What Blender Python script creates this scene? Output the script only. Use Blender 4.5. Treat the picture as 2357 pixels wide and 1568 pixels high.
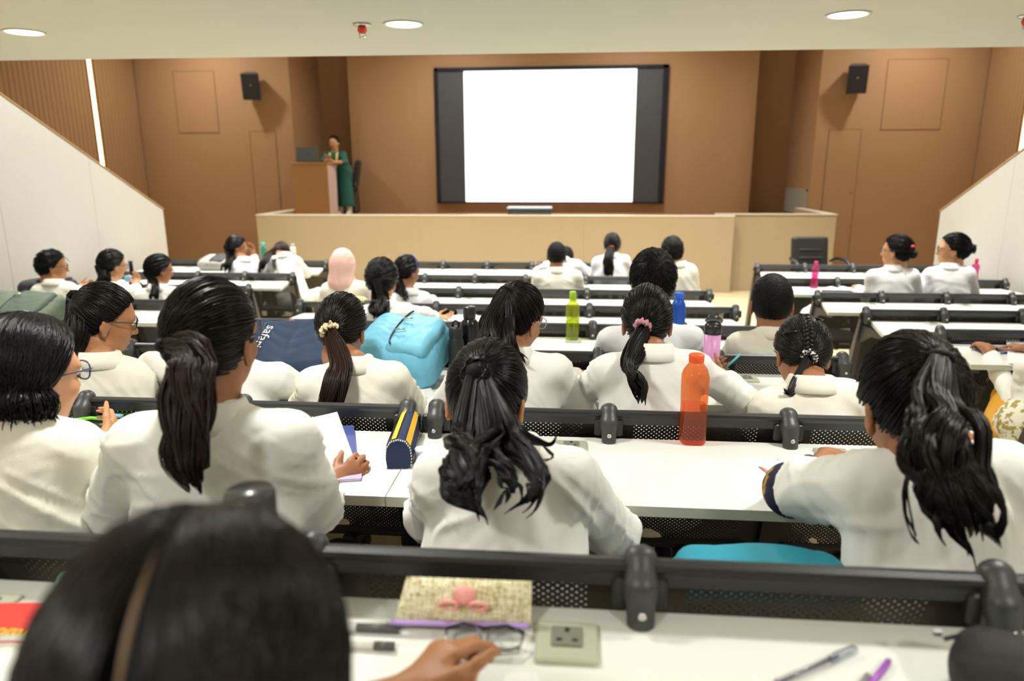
import bpy, math, random
import numpy as np
from mathutils import Matrix, Vector

# ---------------------------------------------------------------- camera, light, exposure
for o in list(bpy.data.objects):
    bpy.data.objects.remove(o, do_unlink=True)
scene = bpy.context.scene
COL = scene.collection
FPX = 1640.0                       # focal length in pixels of a 2357 px wide frame
CAM = np.array([0.0, 0.0, 1.865])
_p, _y, _r = np.radians([13.622, 5.115, -0.194])
FW = np.array([-math.sin(_y) * math.cos(_p), math.cos(_y) * math.cos(_p), -math.sin(_p)])
_r0 = np.array([math.cos(_y), math.sin(_y), 0.0])
_u0 = np.cross(_r0, FW)
RT = _r0 * math.cos(_r) + _u0 * math.sin(_r)
UP = _u0 * math.cos(_r) - _r0 * math.sin(_r)
cam_data = bpy.data.cameras.new('camera')
cam = bpy.data.objects.new('camera', cam_data)
COL.objects.link(cam)
cam.matrix_world = Matrix([[RT[i], UP[i], -FW[i], CAM[i]] for i in range(3)] + [[0, 0, 0, 1]])
cam_data.sensor_width = 36.0
cam_data.lens = FPX / 2357.0 * 36.0
cam_data.clip_start = 0.02
cam_data.dof.use_dof = True
cam_data.dof.focus_distance = 2.2
cam_data.dof.aperture_fstop = 2.4
scene.camera = cam
scene.view_settings.view_transform = 'Standard'
scene.view_settings.look = 'None'
scene.view_settings.gamma = 1.0
scene.view_settings.use_curve_mapping = False
scene.view_settings.exposure = -0.50
world = bpy.data.worlds.new('world')
scene.world = world
world.use_nodes = True
world.node_tree.nodes['Background'].inputs[0].default_value = (1.0, 0.97, 0.9, 1)
world.node_tree.nodes['Background'].inputs[1].default_value = 0.02

SOFFIT_Z, HIGH_Z = 2.55, 4.65
LAMP_SOFFIT, LAMP_HIGH = 24.0, 66.0           # watts per downlight
WARM = (1.0, 0.985, 0.935)
# downlights: (x, y, z, in view?)
LAMPS = [(x, 3.68, SOFFIT_Z) for x in (-2.83, -0.855, 1.235)]
LAMPS += [(x, y, SOFFIT_Z) for y in (1.7, -0.3) for x in (-4.6, -2.83, -0.855, 1.235, 3.2)]
LAMPS += [(x, y, HIGH_Z) for y in (5.9, 7.5, 9.1) for x in (-4.3, -1.9, 0.7, 3.1)]
LAMPS += [(x, 11.7, HIGH_Z) for x in (-6.4, 5.2)] + [(x, 12.2, HIGH_Z) for x in (-2.2, 1.0)]

# ---------------------------------------------------------------- helpers
def at(px, py, Y=None, Z=None, X=None):
    """photograph pixel -> point of the room at a known depth, height or side distance"""
    d = FW + RT * (px - 1178.5) / FPX - UP * (py - 784.0) / FPX
    if Y is not None: t = Y / d[1]
    elif Z is not None: t = (Z - CAM[2]) / d[2]
    else: t = X / d[0]
    return CAM + d * t

def lin(c):
    return tuple(((v / 255.0) / 12.92 if v / 255.0 <= 0.04045 else ((v / 255.0 + 0.055) / 1.055) ** 2.4) for v in c)

MATS = {}
def mat(name, rgb, rough=0.5, metal=0.0, noise=None, bump=None, spec=0.5, emit=None, coat=0.0):
    """procedural principled material. rgb in 0..255 sRGB; noise=(scale, amount); bump=(scale, strength, stretch)"""
    if name in MATS: return MATS[name]
    m = bpy.data.materials.new(name); m.use_nodes = True
    nt = m.node_tree; b = nt.nodes['Principled BSDF']
    c = lin(rgb)
    b.inputs['Base Color'].default_value = (*c, 1)
    b.inputs['Roughness'].default_value = rough
    b.inputs['Metallic'].default_value = metal
    b.inputs['Specular IOR Level'].default_value = spec
    b.inputs['Coat Weight'].default_value = coat
    if emit:
        b.inputs['Emission Color'].default_value = (*lin(emit[0]), 1)
        b.inputs['Emission Strength'].default_value = emit[1]
    if noise or bump:
        tc = nt.nodes.new('ShaderNodeTexCoord')
    if noise:
        n = nt.nodes.new('ShaderNodeTexNoise'); n.inputs['Scale'].default_value = noise[0]; n.inputs['Detail'].default_value = 5
        nt.links.new(tc.outputs['Object'], n.inputs['Vector'])
        mx = nt.nodes.new('ShaderNodeMix'); mx.data_type = 'RGBA'
        mx.inputs['A'].default_value = (*[v * (1 - noise[1]) for v in c], 1)
        mx.inputs['B'].default_value = (*[min(1, v * (1 + noise[1])) for v in c], 1)
        nt.links.new(n.outputs['Fac'], mx.inputs['Factor'])
        nt.links.new(mx.outputs['Result'], b.inputs['Base Color'])
    if bump:
        mp = nt.nodes.new('ShaderNodeMapping'); mp.inputs['Scale'].default_value = bump[2] if len(bump) > 2 else (1, 1, 1)
        n2 = nt.nodes.new('ShaderNodeTexNoise'); n2.inputs['Scale'].default_value = bump[0]; n2.inputs['Detail'].default_value = 4
        bp = nt.nodes.new('ShaderNodeBump'); bp.inputs['Strength'].default_value = bump[1]; bp.inputs['Distance'].default_value = 0.01
        nt.links.new(tc.outputs['Object'], mp.inputs['Vector']); nt.links.new(mp.outputs['Vector'], n2.inputs['Vector'])
        nt.links.new(n2.outputs['Fac'], bp.inputs['Height']); nt.links.new(bp.outputs['Normal'], b.inputs['Normal'])
    MATS[name] = m
    return m

def clear_plastic(name, rgb, dens=0.85, rough=0.05):
    """thin tinted see-through plastic"""
    if name in MATS: return MATS[name]
    m = bpy.data.materials.new(name); m.use_nodes = True
    nt = m.node_tree; nt.nodes.remove(nt.nodes['Principled BSDF'])
    out = nt.nodes['Material Output']
    tr = nt.nodes.new('ShaderNodeBsdfTransparent'); tr.inputs[0].default_value = (*lin(rgb), 1)
    df = nt.nodes.new('ShaderNodeBsdfTranslucent'); df.inputs[0].default_value = (*lin(rgb), 1)
    gl = nt.nodes.new('ShaderNodeBsdfGlossy'); gl.inputs['Roughness'].default_value = rough
    lw = nt.nodes.new('ShaderNodeLayerWeight'); lw.inputs[0].default_value = .5
    pw = nt.nodes.new('ShaderNodeMath'); pw.operation = 'POWER'; pw.inputs[1].default_value = 4.0; nt.links.new(lw.outputs['Facing'], pw.inputs[0])
    fr = nt.nodes.new('ShaderNodeMath'); fr.operation = 'MULTIPLY_ADD'; fr.inputs[1].default_value = .5; fr.inputs[2].default_value = .04; nt.links.new(pw.outputs[0], fr.inputs[0])
    a = nt.nodes.new('ShaderNodeMixShader'); a.inputs[0].default_value = 1 - dens
    b = nt.nodes.new('ShaderNodeMixShader')
    nt.links.new(tr.outputs[0], a.inputs[1]); nt.links.new(df.outputs[0], a.inputs[2])
    nt.links.new(fr.outputs[0], b.inputs[0]); nt.links.new(a.outputs[0], b.inputs[1]); nt.links.new(gl.outputs[0], b.inputs[2])
    nt.links.new(b.outputs[0], out.inputs['Surface'])
    MATS[name] = m
    return m

def np_mesh(name, v, quads=None, tris=None):
    """fast mesh from numpy arrays"""
    me = bpy.data.meshes.new(name)
    v = np.asarray(v, np.float32)
    loops, starts, n = [], [], 0
    for f in (quads, tris):
        if f is not None and len(f):
            f = np.asarray(f, np.int32); k = f.shape[1]
            starts.append(n + np.arange(len(f), dtype=np.int32) * k); loops.append(f.ravel()); n += f.size
    loops = np.concatenate(loops); starts = np.concatenate(starts)
    me.vertices.add(len(v)); me.vertices.foreach_set('co', v.ravel())
    me.loops.add(len(loops)); me.loops.foreach_set('vertex_index', loops)
    me.polygons.add(len(starts)); me.polygons.foreach_set('loop_start', starts)
    me.update(calc_edges=True)
    return me

def smooth(me):
    me.polygons.foreach_set('use_smooth', np.ones(len(me.polygons), bool))
    return me

def tag(o, label=None, cat=None, group=None, kind=None):
    if label: o['label'] = label
    if cat: o['category'] = cat
    if group: o['group'] = group
    if kind: o['kind'] = kind
    return o

def link(name, me, m=None, parent=None, loc=None):
    o = bpy.data.objects.new(name, me); COL.objects.link(o)
    if m is not None and not me.materials: me.materials.append(m)
    if parent is not None: o.parent = parent
    if loc is not None: o.location = loc
    return o

def empty(name, loc=(0, 0, 0), rz=0.0):
    o = bpy.data.objects.new(name, None); COL.objects.link(o)
    o.location = loc; o.rotation_euler = (0, 0, rz); o.empty_display_size = 0.05
    return o

def frame(d, ref=None):
    d = np.asarray(d, float); d = d / np.linalg.norm(d)
    if ref is None: ref = np.array([0, 0, 1.0]) if abs(d[2]) < 0.9 else np.array([0, 1.0, 0])
    a = np.cross(ref, d); a /= np.linalg.norm(a)
    return a, np.cross(d, a), d

class MB:
    """collects polygons; build() links them as one mesh object"""
    def __init__(s): s.v = []; s.f = []; s.sm = []
    def add(s, v, f, sm=False):
        b = len(s.v); s.v += [tuple(map(float, p)) for p in v]
        s.f += [tuple(i + b for i in q) for q in f]; s.sm += [sm] * len(f); return s
    def box(s, c, d, rot=None, bev=0.0):
        x, y, z = d[0] / 2, d[1] / 2, d[2] / 2
        if bev <= 0:
            v = [(i * x, j * y, k * z) for i in (-1, 1) for j in (-1, 1) for k in (-1, 1)]
            f = [(0, 1, 3, 2), (4, 6, 7, 5), (0, 4, 5, 1), (2, 3, 7, 6), (0, 2, 6, 4), (1, 5, 7, 3)]
        else:
            v, f = [], []
            b = min(bev, x, y, z)
            for k, zz, in_ in ((0, -z, b), (1, -z + b, 0), (2, z - b, 0), (3, z, b)):
                xx, yy = x - in_, y - in_
                v += [(-xx + b, -yy, zz), (xx - b, -yy, zz), (xx, -yy + b, zz), (xx, yy - b, zz), (xx - b, yy, zz), (-xx + b, yy, zz), (-xx, yy - b, zz), (-xx, -yy + b, zz)]
            for k in range(3):
                for i in range(8): f.append((k * 8 + i, k * 8 + (i + 1) % 8, k * 8 + 8 + (i + 1) % 8, k * 8 + 8 + i))
            f.append(tuple(range(7, -1, -1))); f.append(tuple(range(24, 32)))
        if rot is not None: v = [tuple(rot @ Vector(p)) for p in v]
        return s.add([(p[0] + c[0], p[1] + c[1], p[2] + c[2]) for p in v], f)
    def prism(s, poly, z0, z1, fn=lambda p: p):
        n = len(poly)
        v = [fn((p[0], p[1], z0)) for p in poly] + [fn((p[0], p[1], z1)) for p in poly]
        f = [tuple(range(n - 1, -1, -1)), tuple(range(n, 2 * n))] + [(i, (i + 1) % n, n + (i + 1) % n, n + i) for i in range(n)]
        return s.add(v, f)
    def tube(s, path, r, n=8, close=False, flat=1.0, cap=True):
        P = [np.asarray(p, float) for p in path]; N = len(P)
        R = r if isinstance(r, (list, tuple, np.ndarray)) else [r] * N
        ref = None; v = []; f = []
        for i, p in enumerate(P):
            d = (P[(i + 1) % N] - P[i - 1]) if close else P[min(i + 1, N - 1)] - P[max(i - 1, 0)]
            if ref is None: a, b, d = frame(d)
            else:
                d = d / np.linalg.norm(d); a = np.cross(ref, d); a /= np.linalg.norm(a); b = np.cross(d, a)
            ref = b
            for j in range(n):
                t = 2 * math.pi * j / n; v.append(p + R[i] * (math.cos(t) * a + flat * math.sin(t) * b))
        m = N if close else N - 1
        for i in range(m):
            k = (i + 1) % N
            for j in range(n): f.append((i * n + j, i * n + (j + 1) % n, k * n + (j + 1) % n, k * n + j))
        if not close and cap: f.append(tuple(range(n - 1, -1, -1))); f.append(tuple((N - 1) * n + j for j in range(n)))
        return s.add(v, f, True)
    def lathe(s, prof, n=24, c=(0, 0, 0), axis=(0, 0, 1), sx=1.0, sy=1.0, cap=True):
        a, b, d = frame(axis, np.array([0, 1.0, 0]) if abs(axis[2]) > .9 else None); v = []; f = []
        c = np.asarray(c, float)
        for (r, z) in prof:
            for j in range(n):
                t = 2 * math.pi * j / n; v.append(c + d * z + r * (sx * math.cos(t) * a + sy * math.sin(t) * b))
        for i in range(len(prof) - 1):
            for j in range(n): f.append((i * n + j, i * n + (j + 1) % n, (i + 1) * n + (j + 1) % n, (i + 1) * n + j))
        if cap: f.append(tuple(range(n - 1, -1, -1))); f.append(tuple((len(prof) - 1) * n + j for j in range(n)))
        return s.add(v, f, True)
    def mesh(s, name, off=(0, 0, 0)):
        me = bpy.data.meshes.new(name)
        me.from_pydata([(p[0] - off[0], p[1] - off[1], p[2] - off[2]) for p in s.v], [], s.f)
        me.polygons.foreach_set('use_smooth', s.sm); me.update()
        return me
    def build(s, name, m, parent=None, off=None):
        """vertices are in world space; they are stored relative to the parent chain"""
        o = np.zeros(3)
        q = parent
        while q is not None: o += np.array(q.location); q = q.parent
        if off is not None: o = np.asarray(off, float)
        me = s.mesh(name, o)
        ob = link(name, me, m, parent)
        if parent is None and off is not None: ob.location = off
        return ob

def shade_auto(o, ang=35):
    """smooth faces with creases kept at sharp edges"""
    me = o.data
    me.polygons.foreach_set('use_smooth', np.ones(len(me.polygons), bool))
    me.set_sharp_from_angle(angle=math.radians(ang))
    return o

def text_on(s, size, m, mw, parent, depth=0.0006, name='lettering'):
    cu = bpy.data.curves.new('t', 'FONT'); cu.body = s; cu.size = size; cu.extrude = depth; cu.align_x = 'CENTER'; cu.align_y = 'CENTER'
    ob = bpy.data.objects.new('t', cu); COL.objects.link(ob)
    dg = bpy.context.evaluated_depsgraph_get()
    me = bpy.data.meshes.new_from_object(ob.evaluated_get(dg))
    bpy.data.objects.remove(ob); bpy.data.curves.remove(cu)
    me.transform(mw)
    o = np.zeros(3); q = parent
    while q is not None: o += np.array(q.location); q = q.parent
    me.transform(Matrix.Translation(-Vector(o)))
    me.materials.clear()
    return link(name, me, m, parent)

# ---------------------------------------------------------------- signed distance shapes -> one continuous surface
class SDF:
    def __init__(s): s.p = []
    def cap(s, a, b, r0, r1=None, k=0.02, lat=None, fac=1.0, cut=False, cut0=False):
        a = np.asarray(a, float); b = np.asarray(b, float); r1 = r0 if r1 is None else r1
        s.p.append(('c', a, b, r0, r1, k, None if lat is None else np.asarray(lat, float) / np.linalg.norm(lat), fac, cut, cut0)); return s
    def ell(s, c, rad, rot=None, k=0.02):
        s.p.append(('e', np.asarray(c, float), np.asarray(rad, float), np.eye(3) if rot is None else np.asarray(rot, float), k)); return s
    def rbox(s, c, half, rot=None, r=0.02, k=0.01):
        s.p.append(('b', np.asarray(c, float), np.asarray(half, float), np.eye(3) if rot is None else np.asarray(rot, float), r, k)); return s
    def _bb(s, q):
        if q[0] == 'c':
            m = max(q[3], q[4]) * q[7]; return np.minimum(q[1], q[2]) - m, np.maximum(q[1], q[2]) + m
        e = np.abs(q[3]) @ q[2]
        return q[1] - e, q[1] + e
    def mesh(s, h, name='m', disp=None):
        bbs = [s._bb(q) for q in s.p]
        mg = 3 * h + 0.02
        lo = np.min([b[0] for b in bbs], 0) - mg; hi = np.max([b[1] for b in bbs], 0) + mg
        n = np.ceil((hi - lo) / h).astype(int) + 1
        F = np.full(n, 0.3, np.float32)
        ax = [(lo[i] + h * np.arange(n[i])).astype(np.float32) for i in range(3)]
        for q, bb in zip(s.p, bbs):
            k = q[5] if q[0] in 'cb' else q[4]
            i0 = np.maximum(((bb[0] - lo - k * 2 - 2 * h) / h).astype(int), 0); i1 = np.minimum(((bb[1] - lo + k * 2 + 2 * h) / h).astype(int) + 2, n)
            sl = tuple(slice(i0[i], i1[i]) for i in range(3))
            X = ax[0][sl[0]][:, None, None]; Y = ax[1][sl[1]][None, :, None]; Z = ax[2][sl[2]][None, None, :]
            if q[0] == 'c':
                a, b, r0, r1, _, lat, fac, cut, cut0 = q[1:]
                px, py, pz = X - a[0], Y - a[1], Z - a[2]
                ab = b - a
                if lat is not None:
                    ab = ab - lat * (ab @ lat) * (1 - 1 / fac)
                    l = (px * lat[0] + py * lat[1] + pz * lat[2]) * (1 - 1 / fac)
                    px = px - l * lat[0]; py = py - l * lat[1]; pz = pz - l * lat[2]
                L2 = max(ab @ ab, 1e-9)
                tt = (px * ab[0] + py * ab[1] + pz * ab[2]) / L2
                t = np.clip(tt, 0, 1)
                d = np.sqrt((px - t * ab[0]) ** 2 + (py - t * ab[1]) ** 2 + (pz - t * ab[2]) ** 2) - (r0 + (r1 - r0) * t)
                L = math.sqrt(L2)
                if cut: d = np.maximum(d, (tt - 1) * L)
                if cut0: d = np.maximum(d, -tt * L)
            else:
                c, R = q[1], q[3]
                px, py, pz = X - c[0], Y - c[1], Z - c[2]
                u = [px * R[0, i] + py * R[1, i] + pz * R[2, i] for i in range(3)]
                if q[0] == 'e':
                    r = q[2]
                    g = np.sqrt((u[0] / r[0]) ** 2 + (u[1] / r[1]) ** 2 + (u[2] / r[2]) ** 2)
                    g2 = np.sqrt((u[0] / r[0] ** 2) ** 2 + (u[1] / r[1] ** 2) ** 2 + (u[2] / r[2] ** 2) ** 2) + 1e-9
                    d = g * (g - 1) / g2
                else:
                    hf = q[2]; rr = q[4]
                    w = [np.abs(u[i]) - hf[i] + rr for i in range(3)]
                    d = np.sqrt(sum(np.maximum(v, 0) ** 2 for v in w)) + np.minimum(np.maximum(np.maximum(w[0], w[1]), w[2]), 0) - rr
            f = F[sl]
            hh = np.clip(0.5 + 0.5 * (f - d) / k, 0, 1)
            F[sl] = f * (1 - hh) + d * hh - k * hh * (1 - hh)
        v, q = surface_nets(F)
        v = lo + v * h
        if disp is not None:
            nr = vnormals(v, q); v = v + nr * disp(v, nr)[:, None]
        return v, q

def vnormals(v, q):
    a = np.cross(v[q[:, 2]] - v[q[:, 0]], v[q[:, 3]] - v[q[:, 1]])
    n = np.zeros_like(v)
    for i in range(4): np.add.at(n, q[:, i], a)
    return n / (np.linalg.norm(n, axis=1)[:, None] + 1e-12)

def surface_nets(F):
    S = F < 0
    c = [S[i:S.shape[0] - 1 + i, j:S.shape[1] - 1 + j, k:S.shape[2] - 1 + k] for i in (0, 1) for j in (0, 1) for k in (0, 1)]
    anyv = c[0].copy(); allv = c[0].copy()
    for t in c[1:]: anyv |= t; allv &= t
    idx = np.argwhere(anyv & ~allv)
    I, J, K = idx.T
    corners = np.array([(i, j, k) for i in (0, 1) for j in (0, 1) for k in (0, 1)])
    val = np.array([F[I + a, J + b, K + d] for a, b, d in corners])
    acc = np.zeros((len(idx), 3)); cnt = np.zeros(len(idx))
    for a in range(8):
        for b in range(a + 1, 8):
            if np.abs(corners[a] - corners[b]).sum() != 1: continue
            m = (val[a] < 0) != (val[b] < 0)
            t = np.where(m, val[a] / (val[a] - val[b] + 1e-20), 0)
            acc += np.where(m[:, None], corners[a] + t[:, None] * (corners[b] - corners[a]), 0); cnt += m
    v = idx + acc / cnt[:, None]
    mp = np.full(np.array(F.shape) - 1, -1, np.int32); mp[I, J, K] = np.arange(len(idx))
    Q = []
    for ax in range(3):
        o1, o2 = [(1, 2), (2, 0), (0, 1)][ax]
        sa = [slice(None)] * 3; sb = [slice(None)] * 3
        sa[ax] = slice(0, -1); sb[ax] = slice(1, None)
        ch = S[tuple(sa)] != S[tuple(sb)]
        e = np.argwhere(ch)
        e = e[(e[:, o1] > 0) & (e[:, o2] > 0) & (e[:, o1] < F.shape[o1] - 1) & (e[:, o2] < F.shape[o2] - 1)]
        def cell(d1, d2):
            t = e.copy(); t[:, o1] -= d1; t[:, o2] -= d2
            return mp[t[:, 0], t[:, 1], t[:, 2]]
        q = np.stack([cell(1, 1), cell(0, 1), cell(0, 0), cell(1, 0)], 1)
        fl = ~S[e[:, 0], e[:, 1], e[:, 2]]
        q[fl] = q[fl][:, ::-1]
        Q.append(q)
    return v, np.concatenate(Q)

def sdf_obj(sd, h, name, m, parent=None, disp=None, origin=None):
    v, q = sd.mesh(h, name, disp)
    o = np.zeros(3); p = parent
    while p is not None: o += np.array(p.location); p = p.parent
    if parent is None and origin is not None: o = np.asarray(origin, float)
    ob = link(name, smooth(np_mesh(name, v - o, q)), m, parent)
    if parent is None and origin is not None: ob.location = tuple(origin)
    return ob

def wrinkle(seed, amp=0.004, stretch=(1, 1, 1)):
    rg = np.random.default_rng(seed)
    ws = [(rg.normal(size=3) * f * np.array(stretch), rg.normal(size=3) * f * 0.5, rg.uniform(0, 6, 3), a) for f, a in ((14, 1.0), (20, .8), (30, .55), (42, .4), (60, .22))]
    def fn(v, nr):
        d = np.zeros(len(v))
        for k, m, ph, a in ws:
            q = v @ k + 1.7 * np.sin(v @ m + ph[0]) + ph[1]
            d += a * (np.abs(np.sin(q)) ** 0.7 - 0.6)
        return amp * d
    return fn

# ================================================================ the room
FZ = [0.474, 0.36, 0.276, 0.182, 0.097, 0.042, 0.007, 0.007]      # platform heights, rear to front
YK = [0.961 + 1.005 * k for k in range(8)]                        # desk rows (back rail), rear to front
DZ = [FZ[k] + 0.74 for k in range(8)]                             # desktop height
BW = 0.506                                                        # seat bay width
BX = {'L': -2.870 - 4 * BW, 'CL': -0.4887 - 3 * BW, 'CR': -0.4014, 'R': 1.991}
NB = {'L': 4, 'CL': 3, 'CR': 3, 'R': 4}

M_brown = mat('brown_wall_laminate', (172, 134, 98), 0.62, noise=(40, 0.05), bump=(220, 0.05, (1, 1, 0.05)), spec=0.25)
M_slat = mat('brown_slat', (160, 124, 88), 0.6, noise=(30, 0.05), spec=0.25)
M_groove = mat('dark_groove', (92, 60, 36), 0.8)
M_beige = mat('beige_laminate', (182, 164, 134), 0.45, noise=(25, 0.03), spec=0.35)
M_cap = mat('pale_cap', (232, 222, 200), 0.4)
M_white_wall = mat('white_parapet', (196, 194, 188), 0.5, noise=(12, 0.02), spec=0.35)
M_ceiling = mat('ceiling_paint', (214, 216, 204), 0.8, noise=(6, 0.015), spec=0.2)
M_edge = mat('parapet_edge', (176, 140, 96), 0.5)

def wood_floor():
    m = bpy.data.materials.new('pale_vinyl_floor'); m.use_nodes = True; nt = m.node_tree; b = nt.nodes['Principled BSDF']
    tc = nt.nodes.new('ShaderNodeTexCoord'); mp = nt.nodes.new('ShaderNodeMapping'); mp.inputs['Scale'].default_value = (2.2, 7, 2)
    n = nt.nodes.new('ShaderNodeTexNoise'); n.inputs['Scale'].default_value = 2.0; n.inputs['Detail'].default_value = 8
    r = nt.nodes.new('ShaderNodeValToRGB'); r.color_ramp.elements[0].position = .3; r.color_ramp.elements[1].position = .7
    r.color_ramp.elements[0].color = (*lin((206, 184, 140)), 1); r.color_ramp.elements[1].color = (*lin((232, 216, 180)), 1)
    nt.links.new(tc.outputs['Object'], mp.inputs['Vector']); nt.links.new(mp.outputs['Vector'], n.inputs['Vector'])
    nt.links.new(n.outputs['Fac'], r.inputs['Fac']); nt.links.new(r.outputs['Color'], b.inputs['Base Color'])
    b.inputs['Roughness'].default_value = 0.4
    return m
M_floor = wood_floor()

def struct(name, mb, m, parent=None):
    o = mb.build(name, m, parent)
    if parent is None: o['kind'] = 'structure'
    return o

XL, XR = -7.93, 6.61
# stepped floor: one polygon in the YZ plane extruded across the hall
prof = [(-2.6, -0.3), (-2.6, FZ[0])]
for k in range(6):
    ye = YK[k] + 0.13
    prof += [(ye, FZ[k]), (ye, FZ[k + 1])]
prof += [(14.5, FZ[6]), (14.5, -0.3)]
struct('floor', MB().prism(prof[::-1], XL - .02, XR + .02, lambda p: (p[2], p[0], p[1])), M_floor)
# riser edges: dark nosing strips on the aisle steps
ceil_m = MB()
e0, e1 = 4.68 + 0.024 * XL, 4.68 + 0.024 * XR
ceil_m.prism([(XL, -2.6), (XR, -2.6), (XR, e1), (XL, e0)], SOFFIT_Z, HIGH_Z + .1)
struct('ceiling_rear', ceil_m, M_ceiling)
struct('ceiling_front', MB().prism([(XL, e0), (XR, e1), (XR, 14.5), (XL, 14.5)], HIGH_Z, HIGH_Z + .1), M_ceiling)
struct('wall_rear', MB().box((-.66, -2.65, 2.3), (XR - XL, .1, 5.2)), M_white_wall)

# side walls with vertical slats
for side, x, sgn in (('left', XL, 1), ('right', XR, -1)):
    w = struct('wall_' + side, MB().box((x - sgn * .06, 5.2, 2.3), (.12, 15.6, 5.2)), M_groove)
    me = MB().box((0, 0, 0), (.012, .093, 4.6), bev=.003).mesh('slat')
    me.materials.append(M_slat)
    y = 8.4
    while y < 12.8:
        if not (11.50 < y < 11.78):
            o = link('slat', me, None, w, (x + sgn * .006, y, 2.32))
        y += 0.1
# raked white parapets with a thin edge trim
for side, x, sgn, pts in (('left', -5.16, -1, [(8.642, 1.369), (6.29, 2.518)]), ('right', 4.14, 1, [(8.646, 1.365), (7.256, 2.013)])):
    (y0, z0), (y1, z1) = pts
    sl = (z1 - z0) / (y1 - y0)
    zs = z0 + sl * (4.62 - y0)
    w = struct('wall_parapet_' + side, MB().prism([(-2.6, -.1), (8.642, -.1), (y0, z0), (4.62, zs), (4.62, 2.54), (-2.6, 2.54)], x, x + sgn * .14, lambda p: (p[2], p[0], p[1])), M_white_wall)
    # facing panels with fine joints
    ys = [8.63, 7.35, 6.07, 4.8]
    for a, b in zip(ys[:-1], ys[1:]):
        za, zb = z0 + sl * (a - y0), z0 + sl * (b - y0)
        struct('panel', MB().prism([(b + .002, .02), (a - .002, .02), (a - .002, za - .012), (b + .002, zb - .012)], x, x - sgn * .008, lambda p: (p[2], p[0], p[1])), M_white_wall, w)
    n = np.array([sl * -1, 1.0]); n /= np.linalg.norm(n)
    t = struct('trim_' + ('1' if side == 'left' else '2'), MB().prism([(y0 + .004, z0), (4.62, zs), (4.62 + n[0] * .014, zs + n[1] * .014), (y0 + .004 + n[0] * .014, z0 + n[1] * .014)], x - sgn * .012, x + sgn * .15, lambda p: (p[2], p[0], p[1])), M_edge)

# front walls: side walls, returns, recess and the projecting screen wall
YF, YM, YR_ = 12.88, 13.80, 14.40
wfl = struct('wall_front_left', MB().prism([(XL, YF), (-5.077, YF), (-5.077, YR_), (-5.18, YR_), (-5.18, YF + .1), (XL, YF + .1)], 0, HIGH_Z), M_brown)
wfr = struct('wall_front_right', MB().prism([(3.987, YF), (XR, YF), (XR, YF + .1), (4.09, YF + .1), (4.09, YR_), (3.987, YR_)], 0, HIGH_Z), M_brown)
struct('wall_recess', MB().box((-.55, YR_ + .05, 2.3), (9.3, .1, 4.8)), M_brown)
struct('wall_screen', MB().box((-.556, YM + .1, 2.32), (7.498, .2, 4.66)), M_brown)

def outlined(name, parent, x0, x1, z0, z1, y, proud=.007):
    """a flush door or hatch: thin dark joint and a panel of the wall's own laminate"""
    g = MB()
    for (a, b, c, d) in ((x0, x1, z1 - .006, z1), (x0, x1, z0, z0 + .006), (x0, x0 + .007, z0, z1), (x1 - .007, x1, z0, z1)):
        g.box(((a + b) / 2, y - .004, (c + d) / 2), (b - a, .008, d - c))
    o = MB().box(((x0 + x1) / 2, y - proud / 2, (z0 + z1) / 2), (x1 - x0 - .016, proud, z1 - z0 - .014)).build(name, M_brown, parent)
    g.build('joint', mat('joint_brown', (112, 82, 56), .8), o if parent is None else parent)
    return o
outlined('hatch', wfl, -7.21, -6.445, 2.50, 3.555, YF)
outlined('hatch', wfr, 5.03, 5.975, 2.46, 3.565, YF)
for i, (a, b) in enumerate(((-5.885, -5.40), (4.20, 4.73))):
    d = outlined('door_%d' % (i + 1), None, a, b, .01 if i else 1.0, 2.52 if i == 0 else 2.475, YF)
    d['kind'] = 'structure'
    MB().lathe([(.012, 0), (.012, .012), (.006, .02)], 10, ((a + b) / 2 + .2, YF - .010, 1.35 if i == 0 else 1.45), (0, -1, 0)).build('door_knob', mat('brass', (190, 165, 110), .3, 1), d)

# stage: platform, front wall with pale cap, left return, right set-back part
YS = 10.95
ZS, ZW = 1.03, 1.150
struct('floor_stage', MB().prism([(-4.90, YS + .1), (2.25, YS + .1), (2.25, YS + .3), (3.76, YS + .3), (3.76, YF), (3.98, YF), (3.98, YR_), (-5.07, YR_), (-5.07, YF), (-4.90, YF)], 0, ZS), mat('stage_floor', (150, 112, 78), .5, noise=(20, .05)))
ws = struct('wall_stage', MB().box(((-5.008 + 2.34) / 2, YS + .05, ZW / 2), (7.348, .1, ZW)), M_groove)
for a, b in ((-5.008, -2.42), (-2.42, .12), (.12, 2.34)):
    struct('panel', MB().box(((a + b) / 2, YS - .006, ZW / 2), (b - a - .0015, .012, ZW)), M_beige, ws)
struct('wall_stage_return', MB().box((-4.958, (YS + .1 + YF) / 2, ZW / 2), (.1, YF - YS - .1, ZW)), M_beige)
struct('wall_stage_right', MB().prism([(2.29, YS + .2), (3.87, YS + .2), (3.87, YF), (3.77, YF), (3.77, YS + .3), (2.29, YS + .3)], 0, ZW + .012), M_beige)
struct('trim_3', MB().box(((-5.008 + 2.34) / 2, YS + .045, ZW + .008), (7.36, .13, .016)), M_cap)
struct('trim_4', MB().box((-4.958, (YS + .12 + YF) / 2, ZW + .008), (.12, YF - YS - .13, .016)), M_cap)
struct('trim_5', MB().prism([(2.10, YS + .18), (3.88, YS + .18), (3.88, YF), (3.76, YF), (3.76, YS + .31), (2.10, YS + .31)], ZW + .017, ZW + .03), M_cap)

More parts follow.
